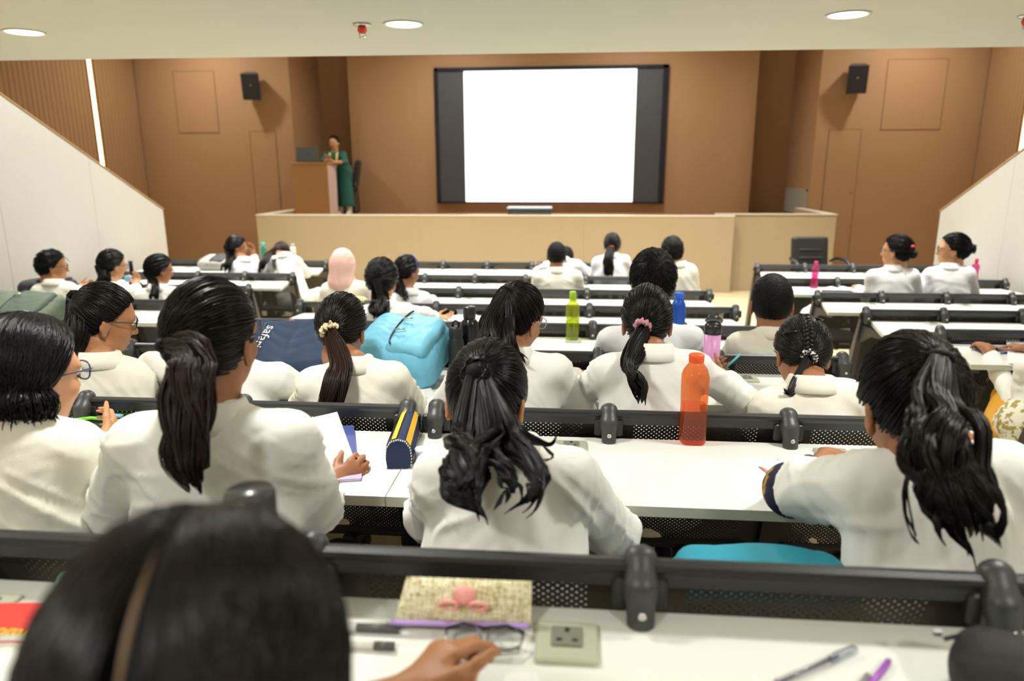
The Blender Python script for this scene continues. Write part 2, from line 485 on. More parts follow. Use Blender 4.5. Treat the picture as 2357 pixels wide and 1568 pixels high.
# ================================================================ ceiling fittings
M_lamp = mat('lamp_diffuser', (255, 255, 250), .5, emit=((255, 252, 235), 14.0))
M_ring = mat('white_ring', (225, 225, 220), .4)
def downlight(x, y, z, label, seen):
    root = empty('ceiling_downlight', (x, y, z))
    tag(root, label, 'ceiling light', 'recessed round downlights')
    MB().lathe([(.083, -.001), (.098, -.001), (.1, -.004), (.098, -.007), (.086, -.005), (.083, -.001)], 28, (x, y, z), cap=False).build('ring', M_ring, root)
    MB().lathe([(.0, -.0035), (.0845, -.0035)], 28, (x, y, z), cap=False).build('diffuser', M_lamp, root)
    ld = bpy.data.lights.new('downlight_lamp', 'AREA'); ld.shape = 'DISK'
    high = z > 3
    ld.size = .2 if not high else .3
    ld.energy = (LAMP_HIGH * (1.25 if y > 12 else 1.0)) if high else LAMP_SOFFIT
    ld.color = WARM; ld.spread = math.radians(145 if y > 11 else 105 if high else 140)
    lo = bpy.data.objects.new('downlight_lamp', ld); COL.objects.link(lo); lo.parent = root; lo.location = (0, 0, -.012)
    return root
names = {0: 'leftmost of the three lit round downlights in the pale soffit', 1: 'lit round downlight in the soffit beside the red sprinkler head', 2: 'lit round downlight in the soffit above the right aisle'}
for i, (x, y, z) in enumerate(LAMPS):
    downlight(x, y, z, names.get(i, 'round recessed downlight in the rear soffit, overhead behind the photographed lamps' if z < 3 else 'round recessed downlight high above the front seats and stage'), i < 3)
M_red = mat('sprinkler_red', (214, 60, 40), .35)
M_chrome = mat('chrome', (200, 200, 200), .25, 1.0)
def sprinkler(x, y, z, label):
    root = empty('sprinkler_head', (x, y, z)); tag(root, label, 'sprinkler', 'ceiling sprinkler heads')
    MB().lathe([(.0, 0), (.042, 0), (.044, -.006), (.03, -.012), (.012, -.014)], 20, (x, y, z), cap=False).build('flange', M_chrome, root)
    MB().lathe([(.012, -.012), (.022, -.018), (.024, -.032), (.018, -.04), (.01, -.044)], 16, (x, y, z)).build('body', M_red, root)
    b = MB()
    for s in (-1, 1): b.tube([(x + s * .014, y, z - .04), (x + s * .016, y, z - .052), (x + s * .004, y, z - .062)], .003, 6)
    b.lathe([(.017, -.062), (.017, -.065), (.003, -.067)], 14, (x, y, z)); b.build('deflector', M_chrome, root)
sprinkler(-1.057, 3.66, SOFFIT_Z, 'red sprinkler head under the soffit left of the middle downlight')
sprinkler(2.085, 3.79, SOFFIT_Z, 'red sprinkler head cut by the right edge of the picture')

# warm light strips in the slatted side walls
M_strip = mat('warm_led', (255, 240, 214), .5, emit=((255, 222, 176), 5.5))
M_al = mat('strip_channel', (210, 170, 120), .5)
for x, sgn, lab in ((XL, 1, 'tall warm glowing light strip set in the left slatted wall'), (XR, -1, 'warm glowing light strip in the right slatted wall at the picture edge')):
    r = empty('wall_light_strip', (x, 11.64, 1.6)); tag(r, lab, 'light strip', 'vertical wall light strips')
    MB().box((x + sgn * .004, 11.64, 2.75), (.006, .10, 3.6)).build('diffuser', M_strip, r)
    c = MB()
    for s in (-1, 1): c.box((x + sgn * .008, 11.64 + s * .058, 2.75), (.016, .014, 3.6))
    c.build('channel', M_al, r)

# wall loudspeakers
M_spk = mat('speaker_black', (28, 28, 30), .6, bump=(900, .3))
M_spk2 = mat('speaker_case', (60, 62, 62), .5)
def loudspeaker(x, z, toe, label):
    c = Vector((x, YF - .20, z)); root = empty('loudspeaker', (x, YF, z)); tag(root, label, 'loudspeaker', 'wall loudspeakers flanking the stage')
    R = Matrix.Rotation(toe, 4, 'Z') @ Matrix.Rotation(math.radians(14), 4, 'X')
    w, h, d = .150, .215, .13
    mb = MB(); poly = [(-w, -d), (w, -d), (w * .62, d), (-w * .62, d)]
    mb.prism(poly, -h, h, lambda p: tuple(c + R @ Vector(p))); o = mb.build('cabinet', M_spk2, root)
    MB().prism([(-w + .004, -d - .012), (w - .004, -d - .012), (w - .004, -d), (-w + .004, -d)], -h + .004, h - .004, lambda p: tuple(c + R @ Vector(p))).build('grille', M_spk, root)
    MB().box(tuple(c + R @ Vector((0, -d - .014, .03))), (.02, .004, .02), rot=R.to_3x3()).build('badge', mat('badge', (170, 170, 170), .4), root)
    b = MB().tube([(x, YF - .005, z - .05), (x, YF - .06, z - .05), tuple(c + R @ Vector((0, d * .7, -.05)))], .02, 8)
    b.box((x, YF - .008, z - .05), (.09, .016, .13)); b.build('wall_bracket', M_spk2, root)
loudspeaker(-5.68, 3.27, math.radians(16), 'black loudspeaker on the brown wall above the lectern')
loudspeaker(4.50, 3.255, math.radians(-16), 'black loudspeaker on the brown wall right of the screen')

# screen
r = empty('display_screen', (-.52, YM - .06, 1.2)); tag(r, 'large black-framed screen showing a blank white page', 'screen')
b = MB(); x0, x1, z0, z1 = -2.657, 1.612, 1.21, 3.655
for a in (((x0 + x1) / 2, z1 - .03, x1 - x0, .06), ((x0 + x1) / 2, z0 + .015, x1 - x0, .03), (x0 + .035, (z0 + z1) / 2, .07, z1 - z0), (x1 - .05, (z0 + z1) / 2, .10, z1 - z0)):
    b.box((a[0], YM - .06, a[1]), (a[2], .06, a[3]))
b.build('bezel', mat('screen_bezel', (16, 19, 34), .3), r)
MB().box(((-2.104 + 1.041) / 2, YM - .05, (1.24 + 3.59) / 2), (3.145, .03, 2.35)).build('lit_page', mat('lit_page', (255, 255, 255), .5, emit=((250, 252, 255), 2.4)), r)
M_dark_led = mat('dark_led', (62, 62, 66), .45, emit=((64, 66, 72), .25))
for a, c in ((-2.587, -2.104), (1.041, 1.512)):
    for k in range(3):
        zz0 = 1.24 + k * .783
        MB().box(((a + c) / 2, YM - .048, zz0 + .3915), (c - a, .03, .781)).build('dark_panel', M_dark_led, r)

# return-air grille on the right return wall
r = empty('wall_grille', (3.98, 13.6, 1.03)); tag(r, 'pale louvred grille low on the wall beside the right recess', 'grille')
M_gr = mat('grille_grey', (178, 176, 160), .5)
fr = MB()
for y, z, dy, dz in ((13.63, 1.47, 1.25, .03), (13.63, 1.06, 1.25, .03), (13.02, 1.265, .03, .44), (14.24, 1.265, .03, .44), (13.42, 1.265, .02, .44), (13.83, 1.265, .02, .44)):
    fr.box((3.975, y, z), (.022, dy, dz))
fr.build('frame', M_gr, r)
me = MB().box((0, 0, 0), (.016, .02, .385)).mesh('louvre'); me.materials.append(M_gr)
for i in range(38): link('louvre', me, None, r, (-.003, 13.045 + i * .0316 - 13.6, 1.265 - 1.03))
MB().box((3.983, 13.63, 1.265), (.006, 1.2, .4)).build('backing', mat('grille_back', (110, 106, 94), .7), r)

# ================================================================ desks
M_desk = mat('white_desktop', (230, 233, 226), .32, spec=.5)
M_desk_edge = mat('desk_edge', (205, 207, 192), .4)
M_black = mat('black_metal', (36, 37, 38), .42, spec=.5, bump=(300, .06))
M_post = mat('post_plastic', (60, 62, 62), .38, spec=.5, bump=(500, .08))
M_screw = mat('screw', (215, 215, 212), .25, 1.0)
M_plate = mat('socket_plate', (196, 200, 178), .35, .3)
M_insert = mat('socket_insert', (120, 122, 108), .45)
M_hole = mat('socket_hole', (14, 14, 14), .7)
M_seat = mat('seat_black', (30, 30, 32), .6)
def perforated():
    m = bpy.data.materials.new('perforated_black_steel'); m.use_nodes = True; nt = m.node_tree; L = nt.links
    b = nt.nodes['Principled BSDF']; b.inputs['Base Color'].default_value = (*lin((36, 37, 38)), 1); b.inputs['Roughness'].default_value = .45
    tc = nt.nodes.new('ShaderNodeTexCoord'); sp = nt.nodes.new('ShaderNodeSeparateXYZ'); L.new(tc.outputs['Object'], sp.inputs[0])
    def M(op, a, c=None):
        n = nt.nodes.new('ShaderNodeMath'); n.operation = op
        for i, v in enumerate((a, c)):
            if v is None: continue
            if isinstance(v, (int, float)): n.inputs[i].default_value = v
            else: L.new(v, n.inputs[i])
        return n.outputs[0]
    px, pz, rad = .0150, .0066, .0024
    zr = M('DIVIDE', sp.outputs[2], pz); row = M('FLOOR', zr)
    sh = M('MULTIPLY', M('MODULO', M('ADD', row, 1000), 2), .5)
    fx = M('MULTIPLY', M('SUBTRACT', M('FRACT', M('ADD', M('ADD', M('DIVIDE', sp.outputs[0], px), sh), 100)), .5), px)
    fz = M('MULTIPLY', M('SUBTRACT', M('FRACT', M('ADD', zr, 1000)), .5), pz)
    d2 = M('ADD', M('MULTIPLY', fx, fx), M('MULTIPLY', fz, fz))
    hole = M('LESS_THAN', d2, rad * rad)
    inx = M('MULTIPLY', M('GREATER_THAN', sp.outputs[0], .075), M('LESS_THAN', sp.outputs[0], BW - .075))
    inz = M('MULTIPLY', M('LESS_THAN', sp.outputs[2], .775), M('GREATER_THAN', sp.outputs[2], .34))
    f = M('MULTIPLY', hole, M('MULTIPLY', inx, inz))
    tr = nt.nodes.new('ShaderNodeBsdfTransparent'); mx = nt.nodes.new('ShaderNodeMixShader')
    L.new(f, mx.inputs[0]); L.new(b.outputs[0], mx.inputs[1]); L.new(tr.outputs[0], mx.inputs[2])
    L.new(mx.outputs[0], nt.nodes['Material Output'].inputs['Surface'])
    return m
M_perf = perforated()

def ytilt(z):            # backrest plane: top towards the viewer, foot further forward (local y from rail line)
    return (0.846 - z) * 0.30
def panel_mesh():
    zs = [.30, .50, .74, .785, .805, .812]; v = []; f = []
    for s in (0, 1):
        for z in zs:
            y = ytilt(z) + .006 + s * .003
            v += [(.018, y, z), (BW - .018, y, z)]
    n = len(zs)
    for i in range(n - 1):
        f.append((2 * i, 2 * i + 1, 2 * i + 3, 2 * i + 2)); f.append((2 * n + 2 * i, 2 * n + 2 * i + 2, 2 * n + 2 * i + 3, 2 * n + 2 * i + 1))
    me = bpy.data.meshes.new('backrest_panel'); me.from_pydata(v, [], f); me.update(); me.materials.append(M_perf); return me
def rail_mesh():
    # rolled top lip and solid upper plate
    pr = [(.006, .778), (.000, .780), (-.004, .802), (-.010, .812), (-.008, .819), (.002, .823), (.014, .821), (.021, .815), (.020, .808), (.013, .806), (.013, .79), (.014, .78)]
    mb = MB(); n = len(pr)
    v = [(x, p[0] + .004, p[1]) for x in (.016, BW - .016) for p in pr]
    f = [tuple(range(n)), tuple(range(2 * n - 1, n - 1, -1))] + [((i + 1) % n, i, n + i, n + (i + 1) % n) for i in range(n)]
    mb.add(v, f); me = mb.mesh('top_rail'); me.materials.append(M_black); return me
def post_mesh():
    """rounded arm that rises from the desk and bends over the rail"""
    sd = SDF()
    sd.cap((0, -.030, .742), (0, -.012, .79), .0185, .0195, lat=(1, 0, 0), fac=1.14, k=.018)
    sd.cap((0, -.012, .79), (0, .014, .819), .0195, .0185, lat=(1, 0, 0), fac=1.12, k=.018)
    sd.cap((0, .014, .819), (0, .05, .74), .0185, .017, lat=(1, 0, 0), fac=1.12, k=.018)
    v, q = sd.mesh(.0055); me = smooth(np_mesh('post', v, q)); me.materials.append(M_post); return me
def leg_mesh(end):
    mb = MB(); w = .018 if not end else .022
    pts = [(.80, .02, .05), (.60, .02, .07), (.30, .03, .09), (.02, .05, .10)]
    v, f = [], []
    for z, a, d in pts:
        y = ytilt(z)
        v += [(-w, y - a + .012, z), (w, y - a + .012, z), (w, y + d - .03, z), (-w, y + d - .03, z)]
    for i in range(len(pts) - 1):
        for j in range(4): f.append((i * 4 + j, (i + 1) * 4 + j, (i + 1) * 4 + (j + 1) % 4, i * 4 + (j + 1) % 4))
    f += [(0, 1, 2, 3), (15, 14, 13, 12)]
    mb.add(v, f); mb.box((0, .32, .012), (.07, .34, .024))
    me = mb.mesh('leg'); me.materials.append(M_post if end else M_black); return me
def bracket_mesh():
    mb = MB()
    for s in (-1, 1): mb.box((s * .030, .004, .772), (.022, .02, .05), bev=.004)
    # arm carrying the desktop
    mb.prism([(-.40, .702), (.03, .702), (.06, .60), (.03, .58), (-.12, .655), (-.40, .688)], -.008, .008, lambda p: (p[2], p[0], p[1]))
    me = mb.mesh('bracket'); me.materials.append(M_black); return me
PM, RM, PO, LG, LGE, BK = panel_mesh(), rail_mesh(), post_mesh(), leg_mesh(False), leg_mesh(True), bracket_mesh()
SC = MB().lathe([(.0062, 0), (.0062, .003), (.003, .004), (.0025, .002)], 12, (0, 0, 0), (0, -1, 0)).mesh('screw'); SC.materials.append(M_screw)
PL = MB().box((0, 0, .004), (.088, .084, .008), bev=.002).mesh('socket_plate'); PL.materials.append(M_plate)
INS = MB().box((0, .006, .0095), (.043, .042, .004), bev=.001).mesh('socket_insert'); INS.materials.append(M_insert)
hm = MB(); hm.box((0, .018, .0118), (.007, .009, .0008)); hm.box((-.011, -.004, .0118), (.008, .005, .0008)); hm.box((.011, -.004, .0118), (.008, .005, .0008))
HO = hm.mesh('socket_holes'); HO.materials.append(M_hole)
ST = MB().box((0, .33, .415), (.43, .36, .05), bev=.02).mesh('seat'); ST.materials.append(M_seat)
SUP = MB().box((0, .22, .36), (.05, .14, .06), bev=.01).mesh('seat_support'); SUP.materials.append(M_black)
TOPS = {}
def top_mesh(bl):
    if bl in TOPS: return TOPS[bl]
    w = NB[bl] * BW
    l0, l1 = (-.05, .035) if bl in ('R', 'CL', 'L') else (-.0425, -.0425)
    r0, r1 = (w + .05, w - .035) if bl in ('L', 'CR', 'R') else (w + .0425, w + .0425)
    if bl == 'CL': l0, l1 = -.03, .03
    if bl == 'CR': r0, r1 = w + .03, w - .03
    mb = MB().prism([(l0, -.425), (r0, -.425), (r1, .002), (l1, .002)], .7125, .7385)
    top = MB()
    top.add(mb.v, mb.f)
    me = top.mesh('desktop'); me.materials.append(M_desk); me.materials.append(M_desk_edge)
    for p in me.polygons:
        if abs(p.normal.z) < .5: p.material_index = 1
    TOPS[bl] = me; return me
ORD = ['rearmost row beside the photographer', 'second row from the rear', 'third row from the rear', 'fourth row from the rear', 'fourth row from the stage', 'third row from the stage', 'second row from the stage', 'front row by the stage']
BLK = {'L': 'left block', 'CL': 'left half of the centre block', 'CR': 'right half of the centre block', 'R': 'right block'}
SEATS = {}
def desk(bl, k, used):
    x0, y0, z0 = BX[bl], YK[k], FZ[k]
    root = empty('lecture_desk', (x0, y0, z0))
    tag(root, 'white-topped black lecture desk, %s, %s' % (BLK[bl], ORD[k]), 'desk', 'fixed lecture desks in rows')
    n = NB[bl]
    link('desktop', top_mesh(bl), None, root)
    for i in range(n):
        link('backrest_panel', PM, None, root, (i * BW, 0, 0)); link('top_rail', RM, None, root, (i * BW, 0, 0))
        if i in used:
            s = link('seat', ST, None, root, ((i + .5) * BW, 0, (FZ[min(k + 1, 7)] - FZ[k])))
            link('seat_support', SUP, None, s)
    for i in range(n + 1):
        p = link('post', PO, None, root, (i * BW, 0, 0))
        link('screw', SC, None, p, (0, -.0470, .764))
        link('leg', LGE if i in (0, n) else LG, None, root, (i * BW, 0, 0))
        link('bracket', BK, None, root, (i * BW, 0, 0))
    for xs in ([BW - .107, 2 * BW + .10] if n == 3 else [BW - .10, 2 * BW + .11, 3 * BW + .11]):
        pl = link('socket_plate', PL, None, root, (xs, -.085, .7387))
        ins = link('socket_insert', INS, None, pl); link('socket_holes', HO, None, pl)
    return root
USED = {('CL', 0): {1, 2}, ('CR', 0): {0, 1, 2}, ('CL', 1): {0, 1, 2}, ('CR', 1): {0, 1, 2}, ('CL', 2): {0}, ('CR', 2): {1, 2}, ('CL', 3): {1}, ('CL', 4): {0, 1}, ('CR', 5): {0, 2}, ('CR', 6): {0, 1}, ('L', 4): {0, 1, 2}, ('L', 6): {2, 3}, ('R', 5): {0, 1, 2}, ('R', 2): {0}}
for bl, ks in (('CL', range(8)), ('CR', range(8)), ('L', (3, 4, 5, 6, 7)), ('R', (2, 3, 4, 5, 6, 7))):
    for k in ks: desk(bl, k, USED.get((bl, k), set()))

# ================================================================ people
M_hair = {}
def hair_mat(name, rgb, rough=.38):
    m = mat('hair_' + name, rgb, rough, spec=.26)
    b = m.node_tree.nodes['Principled BSDF']
    b.inputs['Anisotropic'].default_value = .0
    return m
H_BLACK = hair_mat('black', (17, 16, 16), .30)
H_DARK = hair_mat('dark', (25, 21, 19), .32)
H_BROWN = hair_mat('brown', (42, 28, 22), .36)
M_scalp = mat('hair_base', (12, 11, 11), .7, spec=.2)
SKINS = [mat('skin_tan', (176, 122, 84), .5, noise=(30, .06)), mat('skin_brown', (160, 106, 72), .5, noise=(30, .06)), mat('skin_light', (196, 142, 102), .5, noise=(30, .06))]
COATS = [mat('coat_white', (240, 240, 234), .85, noise=(7, .02), bump=(420, .06), spec=.15), mat('coat_cream', (238, 235, 222), .85, noise=(7, .02), bump=(420, .06), spec=.15), mat('coat_cool', (238, 239, 243), .85, noise=(7, .02), bump=(420, .06), spec=.15)]
M_trous = mat('dark_trousers', (34, 34, 40), .8)
M_lens = clear_plastic('spectacle_lens', (240, 244, 246), .97, .02)
M_frame = mat('spectacle_frame', (24, 26, 44), .3)
M_eye = mat('eye_white', (225, 222, 215), .2)
M_iris = mat('eye_iris', (30, 20, 14), .15)
SKULL = np.array([.074, .095, .100]); SKC = np.array([0, -.002, .020])
RNG = np.random.default_rng(7)

def rot_head(yaw, pitch, roll=0):
    y, p, r = np.radians([yaw, pitch, roll])
    Rz = np.array([[math.cos(y), -math.sin(y), 0], [math.sin(y), math.cos(y), 0], [0, 0, 1]])
    Rx = np.array([[1, 0, 0], [0, math.cos(p), math.sin(p)], [0, -math.sin(p), math.cos(p)]])
    Ry = np.array([[math.cos(r), 0, math.sin(r)], [0, 1, 0], [-math.sin(r), 0, math.cos(r)]])
    return Rz @ Rx @ Ry

def strands_mesh(P, rad, sides=3):
    """P (N,S,3) strand paths, rad (S,) or (N,S) -> thin tubes"""
    N, S, _ = P.shape
    T = np.gradient(P, axis=1); T /= np.linalg.norm(T, axis=2, keepdims=True) + 1e-9
    ref = np.array([.31, .22, .93]) + RNG.normal(size=(N, 1, 3)) * .3
    A = np.cross(T, ref); A /= np.linalg.norm(A, axis=2, keepdims=True) + 1e-9
    B = np.cross(T, A)
    rad = np.broadcast_to(np.asarray(rad), (N, S))[..., None]
    V = np.stack([P + rad * (math.cos(2 * math.pi * j / sides) * A + math.sin(2 * math.pi * j / sides) * B) for j in range(sides)], 2)
    ids = np.arange(N * S * sides).reshape(N, S, sides)
    a = ids[:, :-1]; b = ids[:, 1:]
    Q = np.stack([a, np.roll(a, -1, 2), np.roll(b, -1, 2), b], -1).reshape(-1, 4)
    return V.reshape(-1, 3), Q

HL = (np.array([-1, -.32, -.12, .02, .18, .30, .45, .72, 1.0]), np.array([-.78, -.74, -.50, -.12, -.16, -.02, .24, .54, .72]))
def in_hair(d, low=0.0):
    return d[:, 2] > np.interp(d[:, 1], *HL) + low
def hair_dirs(n, rg, low=0.0):
    out = []
    while sum(map(len, out)) < n:
        d = rg.normal(size=(n * 3, 3)); d /= np.linalg.norm(d, axis=1)[:, None]
        out.append(d[in_hair(d, low)])
    return np.concatenate(out)[:n]
def slerp(a, b, t):
    w = np.arccos(np.clip((a * b).sum(-1, keepdims=True), -1, 1)) + 1e-6
    return (np.sin((1 - t) * w) * a + np.sin(t * w) * b) / np.sin(w)

def cap_mesh(thick, low=0.0, n=36):
    """skull-hugging hair shell in head space; below the hairline it sinks under the skin"""
    u = np.linspace(0, 2 * np.pi, n, endpoint=False); t = np.linspace(0.02, np.pi - .02, n // 2 + 1)
    T, U = np.meshgrid(t, u, indexing='ij')
    d = np.stack([np.sin(T) * np.cos(U), np.sin(T) * np.sin(U), np.cos(T)], -1).reshape(-1, 3)
    s = d[:, 2] - (np.interp(d[:, 1], *HL) + low)
    k = np.clip(s / .12, -1, 1)
    r = np.where(k > 0, 1.0, 1 + k * .25)
    v = SKC + d * (SKULL + thick * np.clip(.4 + k, 0, 1)[:, None]) * r[:, None]
    m, w = T.shape
    I = np.arange(m * w).reshape(m, w)
    q = np.stack([I[:-1], np.roll(I[:-1], -1, 1), np.roll(I[1:], -1, 1), I[1:]], -1).reshape(-1, 4)[:, ::-1]
    return v, q

def cubic(P, n):
    """smooth resampling of a guide polyline"""
    P = np.asarray(P, float); m = len(P)
    E = np.vstack([2 * P[0] - P[1], P, 2 * P[-1] - P[-2]])
    t = np.linspace(0, m - 1 - 1e-6, n); i = t.astype(int); f = (t - i)[:, None]
    a, b, c, d = E[i], E[i + 1], E[i + 2], E[i + 3]
    return .5 * (2 * b + (c - a) * f + (2 * a - 5 * b + 4 * c - d) * f ** 2 + (3 * b - 3 * c + d - a) * f ** 3)

def tail_paths(guide, widths, n, rg, seg=16, wave=.004, freq=2.0, clumps=14, tip=.35, flat=.7, end_jit=.25):
    G = cubic(guide, seg); W = np.interp(np.linspace(0, 1, seg), np.linspace(0, 1, len(widths)), widths)
    T = np.gradient(G, axis=0); T /= np.linalg.norm(T, axis=1)[:, None]
    A = np.cross(T, [0, 1, 0.05]); A /= np.linalg.norm(A, axis=1)[:, None] + 1e-9
    B = np.cross(T, A)
    s = np.linspace(0, 1, seg)
    ca = rg.uniform(0, 2 * np.pi, clumps); cr = np.sqrt(rg.uniform(.0, 1, clumps)) * .8
    cp = rg.uniform(0, 6.28, (clumps, 2)); cw = rg.uniform(.6, 1.5, clumps); cl = 1 - rg.uniform(0, end_jit, clumps)
    ci = rg.integers(0, clumps, n)
    oa = rg.uniform(0, 2 * np.pi, n); orr = np.sqrt(rg.uniform(0, 1, n))
    loose = .38 * (1 - (1 - tip) * s ** 2)
    u = cr[ci, None] * np.cos(ca[ci])[:, None] + orr[:, None] * np.cos(oa)[:, None] * loose
    w = cr[ci, None] * np.sin(ca[ci])[:, None] + orr[:, None] * np.sin(oa)[:, None] * loose
    ph = 2 * np.pi * freq * s[None]
    u = u * W + (wave * cw[ci])[:, None] * np.sin(ph + cp[ci, :1]) * s ** .7
    w = w * W * flat + (wave * cw[ci])[:, None] * np.cos(ph * .9 + cp[ci, 1:]) * s ** .7
    # strand lengths: resample parameter
    L = (cl[ci] * (1 - rg.uniform(0, .08, n)))[:, None]
    idx = s[None] * L * (seg - 1); i0 = np.minimum(idx.astype(int), seg - 2); f = (idx - i0)[..., None]
    def rs(Q): return Q[i0] * (1 - f) + Q[i0 + 1] * f
    return rs(G) + u[..., None] * rs(A) + w[..., None] * rs(B)

class Head:
    def __init__(s, c, yaw, pitch, roll=0, sc=1.0):
        s.c = np.asarray(c, float); s.R = rot_head(yaw, pitch, roll); s.sc = sc
    def w(s, p): return s.c + (np.asarray(p, float) * s.sc) @ s.R.T
    def d(s, v): return np.asarray(v, float) @ s.R.T

def head_prims(sd, H, k=.014, ears=True):
    def E(c, r, kk=k, rot=None): sd.ell(H.w(c), np.array(r) * H.sc, H.R if rot is None else H.R @ rot, kk)
    E(SKC, SKULL)
    E((0, .030, -.040), (.058, .062, .072)); E((0, .052, -.088), (.026, .030, .022), .02)
    E((0, .072, .022), (.055, .022, .018), .02)
    sd.cap(H.w((0, .088, .008)), H.w((0, .106, -.026)), .008 * H.sc, .0115 * H.sc, k=.010)
    for s in (-1, 1):
        E((s * .010, .098, -.030), (.008, .009, .007), .006)
        E((s * .036, .064, -.028), (.022, .018, .020), .02)
        if ears:
            rot = np.array(Matrix.Rotation(s * .35, 3, 'Z'))
            E((s * .079, -.004, -.012), (.0075, .019, .031), .008, rot); E((s * .080, -.002, -.040), (.007, .011, .012), .006)
    E((0, .088, -.056), (.021, .009, .0055), .006); E((0, .086, -.067), (.019, .010, .006), .006)
    sd.cap(H.w((0, -.018, -.060)), H.w((0, -.022, -.105)), .050 * H.sc, .052 * H.sc, k=.025)

def hand_prims(sd, W, dirv, side, curl=(.5, .5, .5, .5), spread=.0, sc=1.0, thumb=.6, palm=None):
    """W wrist, dirv towards the knuckles, side = unit vector towards the thumb, curl per finger in radians per joint"""
    d = np.asarray(dirv, float); d /= np.linalg.norm(d)
    l = np.asarray(side, float); l = l - d * (l @ d); l /= np.linalg.norm(l)
    n = np.cross(d, l) if palm is None else np.asarray(palm, float)
    n = n - d * (n @ d) - l * (n @ l); n /= np.linalg.norm(n)       # palm side (fingers curl this way)
    W = np.asarray(W, float)
    sd.cap(W - d * .03 * sc, W + d * .02 * sc, .024 * sc, .019 * sc, lat=l, fac=1.25, k=.015)
    sd.cap(W + d * .02 * sc, W + d * .078 * sc, .0145 * sc, .0135 * sc, lat=l, fac=2.45, k=.012)
    for i, (o, L, r) in enumerate(((.028, .070, .0086), (.0095, .078, .0090), (-.0095, .072, .0086), (-.027, .056, .0076))):
        p = W + d * (.082 - .004 * abs(i - 1)) * sc + l * o * sc
        a = 0.0
        fd = d + l * (1.5 - i) * spread
        fd /= np.linalg.norm(fd)
        for j, fr in enumerate((.45, .32, .26)):
            a += curl[i] * (1.0, 1.15, .75)[j]
            q = p + (fd * math.cos(a) + n * math.sin(a)) * L * fr * sc
            sd.cap(p, q, r * (1 - .1 * j) * sc, r * (.92 - .12 * j) * sc, k=.004)
            p = q
    p = W + d * .025 * sc + l * .026 * sc
    for fr, a, r in ((.040, .75, .0125), (.030, .45, .0095), (.024, .25, .0085)):
        t = d * math.cos(a) + l * math.sin(a) * .8 + n * thumb * .6
        t /= np.linalg.norm(t); q = p + t * fr * sc
        sd.cap(p, q, r * sc, r * .86 * sc, k=.006); p = q

def folds(seed, SL, SR, E_, W_, Mid, hp, lat, amp):
    """drapery: rings and diagonals on the sleeves, slanting pulls from the armpits across the back"""
    rg = np.random.default_rng(seed + 300); ph = rg.uniform(0, 6.28, 24)
    fine = wrinkle(seed, .0016 * amp, (1, 1, .8))
    up = Mid - hp; L = np.linalg.norm(up); up = up / L
    def fn(v, nr):
        d = fine(v, nr)
        rel = v - hp
        t = rel @ up / L; x = rel @ lat
        rid = lambda q, p=2.0: (1 - np.abs(np.sin(q))) ** p
        wob = .9 * np.sin(8 * x + ph[0]) + .8 * np.sin(6 * t + ph[1]) + .5 * np.sin(19 * x + 11 * t + ph[20])
        patch = np.clip(.45 + .6 * np.sin(9 * x + 4 * t + ph[21]) * np.sin(8 * t - 5 * x + ph[22]), 0, 1)
        for i, s in enumerate((-1, 1)):
            side = np.clip(s * x / .10, 0, 1) * np.exp(-((t - .58) / .36) ** 2)
            d += amp * .0075 * side * (rid(17 * (t - .75) * L + s * 13 * x + wob + ph[2 + i]) - .25) * (.35 + .65 * patch)
            d += amp * .0050 * side * (rid(31 * (t - .75) * L + s * 21 * x + 1.4 * wob + ph[4 + i], 3) - .15) * (1 - .6 * patch)
        d += amp * .0050 * np.exp(-((t - .22) / .30) ** 2) * (rid(9 * x + .8 * wob + ph[9]) - .3) * (.4 + .6 * patch)
        d += amp * .0030 * np.exp(-((t - .85) / .16) ** 2) * (rid(14 * (t - .8) * L + 10 * x + wob + ph[8], 3) - .2)
        for i in range(2):
            S, e, w = (SL, SR)[i], E_[i], W_[i]
            for a, b, j in ((S, e, 0), (e, w, 1)):
                ab = b - a; l = np.linalg.norm(ab); ab = ab / l
                r = v - a; u = r @ ab; rad = r - u[:, None] * ab; dist = np.linalg.norm(rad, axis=1)
                m = np.exp(-(np.maximum(dist - .072, 0) / .02) ** 2) * np.clip((u + .02) / .06, 0, 1) * np.clip((l + .03 - u) / .05, 0, 1)
                an = rad @ lat / (dist + 1e-6); an2 = rad[:, 2] / (dist + 1e-6)
                k = 55 * u + 1.5 * an + 1.2 * np.sin(2.4 * an2 + ph[10 + i * 4 + j]) + 1.1 * np.sin(29 * u + 2 * an + ph[12 + i * 4 + j]) + ph[11 + i * 4 + j]
                env = .35 + .65 * np.exp(-((u - (l if j == 0 else 0)) / .08) ** 2) + .45 * np.exp(-((u - .03) / .05) ** 2)
                d += amp * .0085 * m * env * (rid(k) - .3) * (.55 + .45 * np.sin(3 * an2 + ph[13]))
        return d
    return fn

def offs(root): return np.array(root.location)

def glasses(root, H, m=M_frame):
    mb = MB(); ln = MB()
    for s in (-1, 1):
        ring = []
        for j in range(20):
            t = 2 * math.pi * j / 20; cx = np.sign(math.cos(t)) * abs(math.cos(t)) ** .75; cz = np.sign(math.sin(t)) * abs(math.sin(t)) ** .75
            ring.append(H.w((s * .033 + .026 * cx, .104 - .004 * abs(cx + s), .010 + .020 * cz)))
        mb.tube(ring, .0019, 6, close=True)
        ln.add(ring, [tuple(range(20))])
        mb.tube([H.w((s * .059, .100, .016)), H.w((s * .076, .06, .014)), H.w((s * .083, .0, .008)), H.w((s * .082, -.016, -.010))], .0017, 6)
    mb.tube([H.w((-.008, .104, .014)), H.w((0, .110, .016)), H.w((.008, .104, .014))], .0018, 6)
    g = mb.build('eyeglasses', m, root); ln.build('lens', M_lens, g)
    return g

